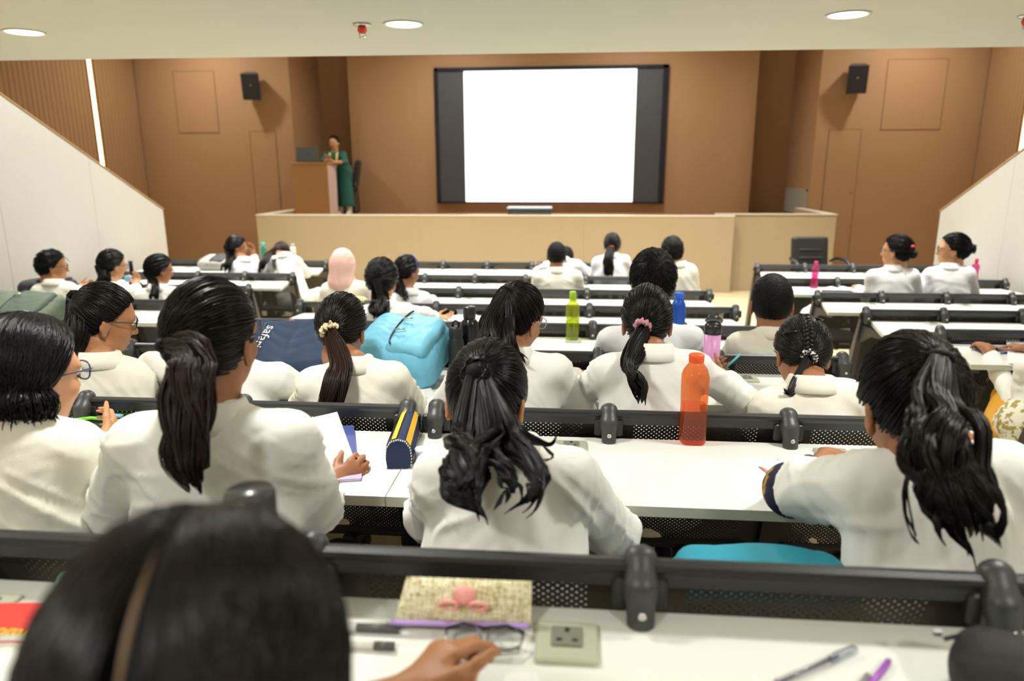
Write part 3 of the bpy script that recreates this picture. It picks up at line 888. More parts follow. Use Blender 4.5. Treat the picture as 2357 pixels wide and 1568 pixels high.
def hair_obj(root, v, q, m, name='hair', parent=None):
    o = link(name, smooth(np_mesh(name, v - offs(root), q)), m, parent or root)
    return o

def add_cap(root, H, thick=.010, low=0.0, m=None):
    v, q = cap_mesh(thick, low)
    return hair_obj(root, H.w(v), q, m or M_scalp)

def tied_paths(H, tie, n, rg, seg=9, lift=.012, low=0.0, conv=1.0, thick=.010):
    """strands combed over the skull from the hairline to the tie point (head space direction)"""
    d0 = hair_dirs(n, rg, low)
    # more roots near the hairline
    s = d0[:, 2] - np.interp(d0[:, 1], *HL)
    d0 = np.concatenate([d0, d0[s < .35]])[:n + n // 3]
    tie = np.asarray(tie, float); tn = tie / np.linalg.norm(tie)
    tt = np.linspace(0, conv, seg)[None, :, None]
    jit = rg.normal(size=(len(d0), 3)) * .05
    tn = tn + jit; tn /= np.linalg.norm(tn, axis=1)[:, None]
    D = slerp(d0[:, None, :], tn[:, None, :], tt)
    l = (thick + .003 * rg.uniform(0, 1, len(d0)))[:, None, None] + lift * np.sin(np.pi * np.clip(tt / conv, 0, 1) ** 1.5) * rg.uniform(.3, 1, len(d0))[:, None, None]
    P = SKC + D * (SKULL + l)
    return H.w(P)

def short_paths(H, n, rg, length=.03, seg=4, up=.5, low=0.0, flow=(0, -.6, -.6), thick=.008, whorl=None):
    d = hair_dirs(n, rg, low)
    f = np.asarray(flow, float) + rg.normal(size=(len(d), 3)) * .35
    if whorl is not None:
        wv = np.asarray(whorl, float); wv /= np.linalg.norm(wv)
        rad = d - wv; f = rad / (np.linalg.norm(rad, axis=1)[:, None] + .05) + np.cross(wv, d) * .4 + rg.normal(size=(len(d), 3)) * .25
    f = f - d * (f * d).sum(1)[:, None]
    f /= np.linalg.norm(f, axis=1)[:, None] + 1e-6
    L = length * rg.uniform(.6, 1.1, len(d))[:, None]
    P = [SKC + d * (SKULL + thick * .5)]
    p = P[0]
    for j in range(seg - 1):
        st = (f * (1 - up * (1 - .4 * j)) + d * up * (1 - .55 * j)); p = p + st * L / (seg - 1)
        q = (p - SKC) / (SKULL + thick * .8); qn = np.linalg.norm(q, axis=1)[:, None]
        p = SKC + q / np.minimum(qn, 1.0 * np.ones_like(qn)).clip(.2) * (SKULL + thick * .8) if True else p
        P.append(p)
    return H.w(np.stack(P, 1))

LOD = {0: (1900, 800, .0013, .0060), 1: (900, 420, .0016, .0080), 2: (420, 240, .0026, .0105), 3: (300, 170, .0034, .0120)}

def person(label, k, head, hy, yaw=0, pitch=8, roll=0, sh=None, el=(None, None), wr=(None, None), hands=None, hip=None, lod=1, sex='f',
           skin=0, coat=0, sleeve=1.0, hsc=1.0, name='person', glass=False, collar=True, seed=0, body_h=None, coat_h=None, wide=1.0, hair_fn=None, ears=True, hipw=1.0, group='students in white coats', trousers=True, tr_mat=None):
    """k = row whose backrest is behind the sitter. head=(px,py); hy and the third value of every landmark are metres in front of that rail."""
    Y0 = YK[k]; fl = FZ[min(k + 1, 7)]
    rg = np.random.default_rng(1000 + seed)
    pt = lambda q: at(q[0], q[1], Y=Y0 + q[2])
    Hc = at(head[0], head[1], Y=Y0 + hy)
    H = Head(Hc, yaw, pitch, roll, hsc)
    SL, SR = pt(sh[0]), pt(sh[1]); Mid = (SL + SR) / 2
    lat = SR - SL; lat[2] = 0; lat /= np.linalg.norm(lat)
    hp = np.array([Mid[0], Y0 + .27, fl + .53]) if hip is None else np.array([at(hip[0], 800, Y=Y0 + hip[1])[0], Y0 + hip[1], fl + .53])
    root = empty(name, (hp[0], hp[1], fl))
    tag(root, label, 'person', group)
    fwd = np.array([-lat[1], lat[0], 0])
    desk_z = DZ[min(k + 1, 7)]
    E_, W_ = [], []
    for i, s in enumerate((-1, 1)):
        S = (SL, SR)[i]
        e = pt(el[i]) if el[i] is not None else S + lat * s * .06 + fwd * .13 + np.array([0, 0, -.24])
        w = pt(wr[i]) if wr[i] is not None else np.array([Mid[0] + s * .10, Y0 + .78, desk_z + .035])
        E_.append(e); W_.append(w)
    nb = H.w((0, -.022, -.095)); C7 = Mid + np.array([0, 0, .045])
    # body: one continuous surface of head, neck, trunk, arms and hands
    b = SDF(); head_prims(b, H, ears=ears)
    b.cap(nb, C7, .052 * hsc, .058, k=.03)
    b.cap(hp, Mid - np.array([0, 0, .06]), .090, .088, k=.04, lat=lat, fac=1.45 * wide)
    for i, s in enumerate((-1, 1)):
        S = (SL, SR)[i] - np.array([0, 0, .018])
        b.cap(C7 - np.array([0, 0, .04]), S, .040, .032, k=.03)
        b.cap(S, E_[i], .035, .034, k=.015); b.cap(E_[i], W_[i], .034, .026, k=.015)
        h = (hands or {}).get(i)
        if h: hand_prims(b, W_[i], h['d'], h['t'], h.get('curl', (.45, .5, .55, .6)), h.get('spread', .05), h.get('sc', .95 if sex == 'f' else 1.05), h.get('thumb', .6), h.get('palm'))
        else: hand_prims(b, W_[i], (W_[i] - E_[i]) * [1, 1, .1] + [0, .01, 0], lat * -s, (.35, .4, .45, .5), .05, .95, .3, (0, 0, -1))
    hh = body_h or LOD[lod][3]
    sdf_obj(b, hh, 'body', SKINS[skin], root)
    # eyes
    eb = MB(); ei = MB()
    for s in (-1, 1):
        c = H.w((s * .031, .086, .010)); n = H.d((0, 1, 0))
        eb.lathe([(.001, -.011), (.008, -.007), (.011, 0), (.008, .0075), (.001, .011)], 10, c, n)
        ei.lathe([(.0055, .0095), (.0045, .0108), (.001, .0116)], 10, c, n)
    eo = eb.build('eyes', M_eye, root); ei.build('irises', M_iris, eo)
    # coat
    c = SDF()
    c.cap(hp - [0, 0, .06], Mid - np.array([0, 0, .07]), .122 * (.92 + .08 * hipw), .112, k=.05, lat=lat, fac=1.5 * wide)
    for i, s in enumerate((-1, 1)):
        S = (SL, SR)[i] - np.array([0, 0, .012]); e, w = E_[i], W_[i]
        c.cap(C7 - np.array([0, 0, .026]), S, .054, .044, k=.06)
        if sleeve >= 1:
            c.cap(S, e, .053, .052, k=.04); c.cap(e, e + (w - e) * .88 * min(sleeve, 1.05), .052, .042, k=.03, cut=True)
        else:
            c.cap(S, S + (e - S) * sleeve * 1.55, .058, .070, k=.04, cut=True)
    sdf_obj(c, coat_h or LOD[lod][3] * 1.25, 'lab_coat', COATS[coat], root, disp=folds(seed, SL, SR, E_, W_, Mid, hp, lat, 1.6 if lod < 2 else 1.2))
    if collar:
        ax = Mid - hp; ax /= np.linalg.norm(ax); ax = ax * .6 + np.array([0, 0, .4]); ax /= np.linalg.norm(ax)
        mb = MB(); base = C7 + np.array([0, 0, -.004]); A2, B2, _ = frame(ax, fwd)   # A2 lateral, B2 forward
        prof_ = [(.056, .034), (.060, .042), (.065, .038), (.078, .008), (.086, -.016), (.081, -.020), (.070, .0)]
        n = 26; v = []
        for j in range(n + 1):
            t = math.radians(125) + math.radians(290) * j / n     # open at the throat
            for (r_, z_) in prof_:
                v.append(base + ax * z_ + r_ * (1.08 * math.cos(t) * A2 + 1.0 * math.sin(t) * B2))
        m_ = len(prof_); f = [(j * m_ + i, j * m_ + i + 1, (j + 1) * m_ + i + 1, (j + 1) * m_ + i) for j in range(n) for i in range(m_ - 1)]
        mb.add(v, f, True); mb.build('collar', COATS[coat], root)
    if trousers:
        t = SDF()
        for s in (-1, 1):
            hj = hp + lat * s * .09 - [0, 0, .03]; kn = np.array([hp[0] + s * .12, hp[1] + .40, fl + .50]); an = np.array([hp[0] + s * .12, hp[1] + .36, fl + .10])
            t.cap(hj, kn, .078, .058, k=.03); t.cap(kn, an, .056, .045, k=.03)
        t.cap(hp - [.08, 0, .02], hp + [.08, 0, -.02], .10, .10, k=.04)
        sdf_obj(t, .016, 'trousers', tr_mat or M_trous, root)
        so = SDF
        for s in (-1, 1):
            an = np.array([hp[0] + s * .12, hp[1] + .36, fl])
            sh_ = SDF(); sh_.cap(an + [0, -.02, .045], an + [0, .12, .034], .042, .034, k=.01); sdf_obj(sh_, .014, 'shoe', M_seat, root)
    if glass: glasses(root, H, glass if not isinstance(glass, bool) else M_frame)
    def pth(q):
        P = at(q[0], q[1], Y=Y0 + q[2])
        if P[2] < C7[2] - .01:
            f_ = np.clip((C7[2] - P[2]) / max(C7[2] - hp[2], .1), 0, 1)
            lim = (Mid[1] - Y0 - .155) * (1 - f_) + (hp[1] - Y0 - .16) * f_
            P = at(q[0], q[1], Y=Y0 + min(q[2], lim))
        return P
    if hair_fn: hair_fn(root, H, rg, lod, pth)
    return root, H, dict(S=(SL, SR), E=E_, W=W_, mid=Mid, fwd=fwd, lat=lat, hip=hp)

# ---------------------------------------------------------------- hairstyles
def hs_tied(tie, guide, widths, m=H_BLACK, tail_m=None, wave=.004, freq=1.5, tiecol=None, scrunch=None, clumps=14, low=0.0, lift=.012, flat=.75, tip=.35, end_jit=.25, nmul=1.0, thick=.010):
    """hair combed back to a tie; guide = tail landmarks (px, py, dy) after the tie"""
    def fn(root, H, rg, lod, pt):
        n1, n2, r, _ = LOD[lod]
        cap = add_cap(root, H, thick, low)
        tn = np.asarray(tie, float) / np.linalg.norm(tie)
        tp = H.w(SKC + tn * (SKULL + .014))
        P = tied_paths(H, tie, n1, rg, low=low, lift=lift, thick=thick)
        v, q = strands_mesh(P, r * np.ones(P.shape[1])); hair_obj(root, v, q, m, 'combed_hair', cap)
        G = [H.w(SKC + tn * (SKULL + .004)), tp] + [pt(g) for g in guide]
        T = tail_paths(G, widths, int(n2 * nmul), rg, wave=wave, freq=freq, clumps=clumps, flat=flat, tip=tip, end_jit=end_jit, seg=20)
        taper = np.concatenate([np.full(12, 1.0), np.linspace(1, .35, 8)]) * r * 1.15
        v, q = strands_mesh(T, taper)
        # inner volume so the tail is not see-through
        Gc = cubic(G, 14); Wd = np.interp(np.linspace(0, 1, 14), np.linspace(0, 1, len(widths)), widths)
        hair_obj(root, v, q, tail_m or m, 'ponytail', cap)
        mb = MB(); mb.tube(Gc[:12], list(np.maximum(Wd[:12] * .40, .004)), 10, flat=flat); mb.build('ponytail_core', M_scalp, cap)
        ax = G[2] - G[1]
        if scrunch is not None:
            scrunchie(root, tp + ax / np.linalg.norm(ax) * .004, ax, scrunch[0], scrunch[1])
        elif tiecol is not None:
            a, b, d = frame(ax); rr = (widths[1] if len(widths) > 1 else .02) * 1.25 + .002
            ring = [tp + d * .006 + rr * .85 * (math.cos(t) * a + flat * math.sin(t) * b) for t in np.linspace(0, 2 * math.pi, 16, endpoint=False)]
            MB().tube(ring, .0055, 7, close=True).build('hair_tie', tiecol, root)
    return fn

def scrunchie(root, c, ax, m, R=.026):
    a, b, d = frame(ax); v = []; f = []; n, k = 60, 10
    rg = np.random.default_rng(5)
    for i in range(n):
        t = 2 * math.pi * i / n; rr = R * .42 * (1 + .22 * math.sin(t * 9) + .12 * math.sin(t * 17 + 1)); wob = .15 * R * math.sin(t * 11 + .7)
        o = math.cos(t) * a + math.sin(t) * b
        for j in range(k):
            u = 2 * math.pi * j / k; v.append(c + o * (R + rr * math.cos(u)) + d * (rr * 1.15 * math.sin(u) + wob))
    for i in range(n):
        for j in range(k): f.append((i * k + j, i * k + (j + 1) % k, ((i + 1) % n) * k + (j + 1) % k, ((i + 1) % n) * k + j))
    return MB().add(v, f, True).build('scrunchie', m, root)

def hs_short(length=.03, up=.45, m=H_BLACK, low=.05, thick=.012, whorl=None, flow=(0, -.5, -.7), nmul=1.6):
    def fn(root, H, rg, lod, pt):
        n1, n2, r, _ = LOD[lod]
        cap = add_cap(root, H, thick, low)
        P = short_paths(H, int(n1 * nmul), rg, length, 5, up, low, flow, thick, whorl)
        v, q = strands_mesh(P, r * np.array([1.1, 1.1, 1, .8, .3])); hair_obj(root, v, q, m, 'short_hair', cap)
    return fn

def hs_loose(part=(0, .35, .9), length=.22, m=H_BLACK, wave=.006, side_bias=0.0, back=.35, tuck=.9, nmul=1.0, freq=1.2, thick=.012, keep=None):
    """loose hair that falls from a parting over the sides and back of the head"""
    def fn(root, H, rg, lod, pt):
        n1, n2, r, _ = LOD[lod]
        cap = add_cap(root, H, thick, -.02)
        n = int(n1 * nmul)
        y = rg.uniform(-.75, .62, n); s = np.where(rg.uniform(-1, 1, n) > side_bias, 1, -1)
        d0 = np.stack([part[0] + s * .03, y, np.sqrt(np.clip(1 - y ** 2, .05, 1))], 1); d0 /= np.linalg.norm(d0, axis=1)[:, None]
        ang = rg.uniform(.12, 1.0, n)
        yy = np.where(y < -.2, -.55 - .4 * rg.uniform(0, 1, n), -.75 * ang)
        d1 = np.stack([s * np.sqrt(np.clip(1 - yy ** 2, .02, 1)) * rg.uniform(.15, 1, n) ** .5, yy, np.full(n, -.28)], 1); d1 /= np.linalg.norm(d1, axis=1)[:, None]
        seg1, seg2 = 9, 9
        t = np.linspace(0, 1, seg1)[None, :, None]
        D = slerp(d0[:, None], d1[:, None], t)
        lf = rg.uniform(.3, 1, n)[:, None, None]
        A = H.w(SKC + D * (SKULL + thick + .012 * lf * np.sin(np.pi * t * .7)))
        L = length * rg.uniform(.75, 1.05, n)
        u = np.linspace(0, 1, seg2 + 1)[1:]
        out = (A[:, -1] - H.c) * [1, 1, 0]; out /= np.linalg.norm(out, axis=1)[:, None] + 1e-9
        ph = rg.uniform(0, 6.28, n)
        fall = A[:, -1:, :] + np.array([0, 0, -1.]) * (L[:, None] * u)[..., None] + out[:, None] * (wave * 1.5 * np.sin(2 * np.pi * freq * u[None] + (ph * .35)[:, None]))[..., None] + out[:, None] * (.012 * np.sin(np.pi * u))[None, :, None]
        P = np.concatenate([A, fall], 1)
        if keep is not None: P = keep(P)
        rad = np.concatenate([np.full(seg1 + 4, 1.0), np.linspace(1, .35, seg2 - 4)]) * r * 1.15
        v, q = strands_mesh(P, rad); hair_obj(root, v, q, m, 'loose_hair', cap)
    return fn

def hs_multi(tie, tails, m=H_BLACK, tail_m=None, tiecol=None, scrunch=None, bun=None, low=0.0, lift=.012, thick=.010, extra=None):
    """tails: list of dict(g=[(px,py,dy)..], w=[half widths], n=share of strands, wave, freq, start=head-space point or None)"""
    def fn(root, H, rg, lod, pt):
        n1, n2, r, _ = LOD[lod]
        cap = add_cap(root, H, thick, low)
        tn = np.asarray(tie, float) / np.linalg.norm(tie)
        P = tied_paths(H, tie, n1, rg, low=low, lift=lift, thick=thick)
        v, q = strands_mesh(P, r * np.ones(P.shape[1])); hair_obj(root, v, q, m, 'combed_hair', cap)
        tp = H.w(SKC + tn * (SKULL + .018))
        for t in tails:
            st = tp if t.get('start') is None else H.w(np.asarray(t['start'], float))
            G = [st] + [pt(g) for g in t['g']]
            W = t['w']
            T = tail_paths(G, W, max(20, int(n2 * t.get('n', 1))), rg, wave=t.get('wave', .006), freq=t.get('freq', 1.5), clumps=t.get('clumps', 8), flat=t.get('flat', .7), tip=.25, end_jit=t.get('ej', .2), seg=20)
            v, q = strands_mesh(T, np.concatenate([np.full(12, 1.0), np.linspace(1, .3, 8)]) * r * 1.15)
            hair_obj(root, v, q, tail_m or m, 'hair_lock' if len(tails) > 1 else 'ponytail', cap)
            if max(W) > .02:
                Gc = cubic(G, 14); Wd = np.interp(np.linspace(0, 1, 14), np.linspace(0, 1, len(W)), W)
                MB().tube(Gc[:11], list(np.maximum(Wd[:11] * .36, .003)), 9, flat=.7).build('lock_core', M_scalp, cap)
        if bun is not None:
            bd, br = bun
            bn = np.asarray(bd, float) / np.linalg.norm(bd); bc = H.w(SKC + bn * (SKULL + br * .55)); ax = H.d(bn)
            a, b, d = frame(ax); nn = max(60, n2 // 3); S = 26
            ph = rg.uniform(0, 6.28, nn)[:, None]; rr = br * (.45 + .5 * np.sqrt(rg.uniform(0, 1, nn)))[:, None]; zz = (rg.uniform(-.6, .6, nn) * br)[:, None]
            tt = np.linspace(0, 4.6, S)[None]
            rad = np.sqrt(np.clip(br ** 2 * 1.0 - zz ** 2, 1e-6, None)) * (rr / br) + .003 * np.sin(tt * 3 + ph)
            Pb = bc + rad[..., None] * (np.cos(tt + ph)[..., None] * a + np.sin(tt + ph)[..., None] * b) + (zz + .004 * np.sin(tt * 2 + ph))[..., None] * d
            v, q = strands_mesh(Pb, r * 1.2 * np.ones(S)); bo = hair_obj(root, v, q, m, 'bun', cap)
            sd = SDF(); sd.ell(bc, (br * .82,) * 3); sdf_obj(sd, br / 7, 'bun_core', M_scalp, cap)
        ax = H.d(tn)
        if tails: ax = pt(tails[0]['g'][0]) - tp
        if scrunch is not None: scrunchie(root, tp, ax, scrunch[0], scrunch[1])
        elif tiecol is not None:
            a, b, d = frame(ax); rr = .020
            MB().tube([tp + d * .004 + rr * (math.cos(t) * a + .8 * math.sin(t) * b) for t in np.linspace(0, 2 * math.pi, 16, endpoint=False)], .006, 7, close=True).build('hair_tie', tiecol, root)
        if extra: extra(root, H, cap, rg, lod, pt)
    return fn

T_BLACK = mat('tie_black', (24, 24, 28), .7, bump=(400, .4))
T_RED = mat('tie_red', (226, 60, 50), .5)
def spotted(name, base, spot, scale, thr=.55):
    m = bpy.data.materials.new(name); m.use_nodes = True; nt = m.node_tree; b = nt.nodes['Principled BSDF']
    tc = nt.nodes.new('ShaderNodeTexCoord'); n = nt.nodes.new('ShaderNodeTexNoise'); n.inputs['Scale'].default_value = scale; n.inputs['Detail'].default_value = 2
    r = nt.nodes.new('ShaderNodeValToRGB'); r.color_ramp.interpolation = 'LINEAR'
    r.color_ramp.elements[0].position = thr - .03; r.color_ramp.elements[1].position = thr + .03
    r.color_ramp.elements[0].color = (*lin(base), 1); r.color_ramp.elements[1].color = (*lin(spot), 1)
    nt.links.new(tc.outputs['Object'], n.inputs['Vector']); nt.links.new(n.outputs['Fac'], r.inputs['Fac']); nt.links.new(r.outputs['Color'], b.inputs['Base Color'])
    b.inputs['Roughness'].default_value = .75
    return m
T_LEO = spotted('scrunchie_leopard', (226, 206, 166), (112, 92, 70), 55, .56)
T_PINK = mat('scrunchie_pink', (196, 138, 150), .45)
T_BW = spotted('scrunchie_black_white', (22, 22, 24), (235, 235, 235), 130, .55)
T_FLORAL = spotted('navy_floral', (24, 28, 58), (196, 148, 52), 26, .62)
T_CREAMFLORAL = spotted('cream_floral', (226, 222, 200), (160, 146, 84), 30, .56)

W_ = {}
# ---- rear row seen from behind (backs against the rearmost rail)
# tall woman with the low brown ponytail
def extra_p16(root, info):
    pass
r16, H16, I16 = person('woman in a short-sleeved white coat with a long low brown ponytail, reading papers', 0, (492, 786), .40, yaw=-7, pitch=4,
    sh=((318, 1010, .33), (662, 1003, .33)), el=((262, 1190, .42), (730, 1195, .47)), wr=((400, 1120, .72), (766, 1120, .66)),
    hands={1: dict(d=(.62, .45, .42), t=(-.5, .1, .8), curl=(.75, .62, .55, .5), sc=.92, thumb=.9, palm=(-.55, .5, -.2))},
    lod=0, sleeve=.60, seed=16, hipw=1.1, coat_h=.0075, hsc=.98, name='person', skin=1, wide=1.0,
    hair_fn=hs_tied((-.42, -1, -.10), [(435, 812, .23), (434, 860, .20), (436, 940, .16), (440, 1020, .13), (448, 1085, .125), (458, 1140, .125)], [.013, .016, .024, .048, .074, .078, .062, .022], H_DARK, H_BROWN, wave=.008, freq=1.6, tiecol=T_BLACK, clumps=20, flat=.6, lift=.010, end_jit=.3, nmul=1.5))
# dark kurta under the coat
kd = SDF(); hp = I16['hip']; kd.cap(hp + [-.08, .04, -.05], hp + [.08, .04, -.05], .135, .135, k=.05); kd.cap(hp + [-.05, .0, .05], hp + [.05, .0, .05], .11, .11, k=.05)
sdf_obj(kd, .014, 'kurta', mat('black_kurta', (30, 30, 34), .8), r16)
# centre woman with the messy half bun
def curls15(root, H, cap, rg, lod, pt):
    pass
person('woman writing with her head bowed, messy bun and loose black curls over a white coat', 0, (1120, 922), .60, yaw=-8, pitch=34,
    sh=((1012, 1088, .42), (1316, 1082, .42)), el=((985, 1190, .55), (1415, 1225, .52)), wr=((1085, 1160, .80), (1280, 1150, .80)), lod=0, seed=15, coat=0, skin=0, hsc=1.06, coat_h=.0075,
    hair_fn=hs_multi((.02, -.98, .10), [
        dict(g=[(1070, 1000, .36), (1048, 1050, .25), (1062, 1110, .17), (1095, 1165, .14), (1112, 1208, .135)], w=[.02, .035, .042, .038, .026, .006], n=.8, wave=.010, freq=1.4, clumps=7),
        dict(g=[(1118, 1010, .34), (1112, 1060, .23), (1086, 1120, .16), (1060, 1150, .14)], w=[.02, .035, .038, .025, .006], n=.7, wave=.010, freq=1.5, clumps=6),
        dict(g=[(1160, 1005, .36), (1200, 1055, .26), (1236, 1105, .18), (1212, 1160, .145), (1162, 1192, .135)], w=[.02, .032, .034, .030, .022, .005], n=.7, wave=.012, freq=1.4, clumps=6),
        dict(g=[(1140, 1020, .34), (1150, 1080, .2), (1180, 1130, .15), (1130, 1185, .135)], w=[.02, .03, .026, .018, .005], n=.4, wave=.012, freq=1.6, clumps=5),
        dict(g=[(1190, 985, .42), (1235, 1012, .35), (1270, 1020, .31), (1283, 992, .30)], w=[.016, .014, .009, .005, .002], n=.16, wave=.003, freq=1, clumps=3),
        dict(g=[(1205, 1000, .40), (1250, 1025, .32), (1272, 1050, .28), (1240, 1066, .26)], w=[.012, .006, .003, .002, .001], n=.05, wave=.003, clumps=2),
        dict(g=[(1060, 1000, .36), (1030, 1060, .22), (1015, 1090, .18), (1040, 1110, .16)], w=[.012, .008, .004, .003, .001], n=.06, wave=.004, clumps=2)],
        H_BLACK, bun=((.02, -.93, .02), .036), lift=.010))
# right woman with the wavy ponytail and navy floral cuff
r14, H14, I14 = person('woman with a long wavy ponytail and navy floral sleeve, at the right', 0, (2098, 935), .42, yaw=3, pitch=22, roll=-4,
    sh=((2010, 1105, .38), (2328, 1080, .36)), el=((1822, 1128, .55), (2440, 1230, .45)), wr=((1900, 1060, .86), (2330, 1150, .8)), lod=0, sleeve=.60, seed=14, skin=1, hsc=1.06, coat_h=.0075,
    hair_fn=hs_multi((.10, -.86, .50), [
        dict(g=[(2150, 940, .26), (2165, 1010, .18), (2190, 1100, .14), (2205, 1190, .12), (2225, 1260, .12)], w=[.02, .04, .055, .060, .055, .014], n=1.1, wave=.012, freq=2.0, clumps=12),
        dict(g=[(2130, 945, .26), (2125, 1020, .18), (2140, 1100, .14), (2160, 1180, .12), (2195, 1240, .12)], w=[.02, .035, .042, .04, .034, .010], n=.8, wave=.013, freq=2.0, clumps=9),
        dict(g=[(2165, 935, .27), (2205, 1000, .2), (2240, 1090, .14), (2262, 1180, .12), (2285, 1265, .12)], w=[.02, .038, .042, .040, .03, .008], n=.8, wave=.013, freq=2.1, clumps=9),
        dict(g=[(2150, 1000, .2), (2185, 1120, .13), (2215, 1230, .12), (2236, 1320, .12)], w=[.02, .03, .03, .016, .003], n=.35, wave=.010, freq=2.0, clumps=4),
        dict(g=[(2110, 980, .24), (2092, 1060, .17), (2085, 1140, .14), (2110, 1230, .12), (2120, 1250, .12)], w=[.014, .010, .008, .006, .003, .001], n=.12, wave=.006, freq=1.5, clumps=3),
        dict(g=[(2190, 960, .25), (2250, 1040, .18), (2290, 1120, .14), (2285, 1180, .13)], w=[.012, .006, .004, .002, .001], n=.06, wave=.005, clumps=3)],
        H_DARK, tiecol=T_BLACK))
k14 = SDF(); S_, E14, W14 = I14['S'][0], I14['E'][0], I14['W'][0]
k14.cap(S_ + (E14 - S_) * .75, E14, .056, .056, k=.03); k14.cap(E14, E14 + (W14 - E14) * .55, .055, .046, k=.03, cut=True)
sdf_obj(k14, .009, 'floral_sleeve', T_FLORAL, r14)
# left woman with a bob and glasses
person('woman with a loose black bob and blue-framed glasses at the left picture edge', 0, (62, 868), .46, yaw=-17, pitch=10,
    sh=((-120, 1030, .34), (165, 1020, .42)), el=((-190, 1190, .45), (225, 1120, .56)), wr=((60, 1080, .8), (238, 1012, .84)), lod=0, seed=17, coat=1, glass=mat('blue_frame', (40, 48, 96), .3), skin=2, hsc=1.08, coat_h=.0085,
    hands={1: dict(d=(-.15, .9, .3), t=(.2, .3, .9), curl=(.6, .6, .6, .6), sc=.9, palm=(-.9, 0, .2))},
    collar=False, hair_fn=hs_loose(length=.115, wave=.016, nmul=1.3, thick=.014, freq=1.0))
# ---- second row
person('girl in glasses with a high dark ponytail, looking right', 1, (240, 738), .45, yaw=-50, pitch=16,
    sh=((160, 862, .30), (300, 858, .42)), el=((140, 960, .4), (342, 910, .55)), wr=((250, 880, .75), (352, 862, .78)), lod=1, seed=20, coat=1, glass=True, skin=0, hsc=1.02,
    hands={1: dict(d=(.3, .8, -.1), t=(-.3, .3, .8), sc=.9)},
    hair_fn=hs_tied((0, -.88, .46), [(185, 705, .42), (172, 760, .35), (168, 830, .30), (178, 890, .27)], [.02, .028, .052, .058, .050, .018], H_DARK, wave=.006, freq=1.3, tiecol=T_BLACK, clumps=14, flat=.7))
person('girl with a leopard-print scrunchie and long brown ponytail', 1, (788, 758), .50, yaw=-6, pitch=14,
    sh=((722, 876, .36), (905, 864, .37)), el=((690, 950, .46), (955, 935, .48)), wr=((760, 900, .8), (900, 890, .8)), lod=1, seed=19, coat=1, skin=1,
    hair_fn=hs_tied((.02, -.98, -.22), [(785, 830, .28), (775, 880, .22), (762, 935, .17), (755, 990, .14)], [.015, .02, .042, .046, .048, .05], H_DARK, H_BROWN, wave=.004, freq=1.2, scrunch=(T_LEO, .026), clumps=16, flat=.6))
person('woman in a white coat with a half-up twisted ponytail and clear glasses', 1, (1190, 737), .50, yaw=-34, pitch=18, roll=3,
    sh=((1070, 856, .36), (1280, 846, .40)), el=((1010, 950, .46), (1338, 950, .48)), wr=((1120, 890, .8), (1325, 870, .8)), lod=1, seed=18, coat=0, glass=mat('clear_frame', (190, 196, 200), .2), skin=0,
    hair_fn=hs_multi((.0, -.75, .70), [
        dict(g=[(1135, 720, .40), (1118, 760, .34), (1108, 800, .30), (1096, 838, .27)], w=[.018, .036, .042, .036, .012], n=.8, wave=.008, clumps=8),
        dict(g=[(1165, 730, .40), (1170, 780, .33), (1190, 810, .31), (1215, 835, .30)], w=[.018, .036, .036, .024, .006], n=.7, wave=.012, clumps=7),
        dict(g=[(1150, 740, .38), (1145, 790, .3), (1150, 835, .26), (1170, 862, .25)], w=[.02, .04, .036, .024, .006], n=.7, wave=.010, clumps=7)], H_DARK, tiecol=T_BLACK))
person('girl with a pink scrunchie and wavy ponytail, writing with a turquoise pen', 1, (1489, 742), .52, yaw=-2, pitch=14,
    sh=((1398, 848, .38), (1598, 840, .40)), el=((1338, 905, .52), (1712, 925, .50)), wr=((1318, 862, .80), (1672, 868, .80)), lod=1, seed=11, coat=0, skin=1,
    hands={1: dict(d=(-.25, .85, .1), t=(-.5, .2, .6), curl=(.7, .7, .75, .8), sc=.9)},
    hair_fn=hs_tied((-.22, -.95, -.30), [(1448, 825, .30), (1448, 860, .25), (1468, 900, .2), (1478, 938, .17)], [.014, .019, .034, .036, .030, .010], H_DARK, wave=.012, freq=1.6, scrunch=(T_PINK, .022), clumps=9, flat=.7))
def braid13(root, H, cap, rg, lod, pt):
    n = 44; path = cubic([H.w(SKC + np.array(d) / np.linalg.norm(d) * (SKULL + .010)) for d in ((-.12, -.55, .85), (-.2, -.9, .45), (-.24, -1, .05), (-.24, -.95, -.35), (-.2, -.9, -.5))], n)
    mb = MB(); T = np.gradient(path, axis=0)
    for j in range(3):
        pts = []
        for i in range(n):
            a, b, d = frame(T[i], H.d((0, -1, 0))); ph = i * .62 + j * 2 * math.pi / 3
            pts.append(path[i] + a * .014 * math.sin(ph) + b * .009 * math.sin(2 * ph))
        mb.tube(pts, .0085, 7)
    mb.build('braid', H_DARK, cap)
    for d, rl in (((-.72, -.6, .25), .5), ((.42, -.55, .72), -.6)):
        dn = np.array(d) / np.linalg.norm(d); c = H.w(SKC + dn * (SKULL + .016)); ax = H.d(np.cross(dn, [rl, .3, 1]));
        ax /= np.linalg.norm(ax); MB().tube([c - ax * .034, c - ax * .012, c + ax * .012, c + ax * .03], [.004, .007, .006, .003], 8, flat=.4).build('hair_clip', mat('clip_black', (18, 18, 22), .15), root)
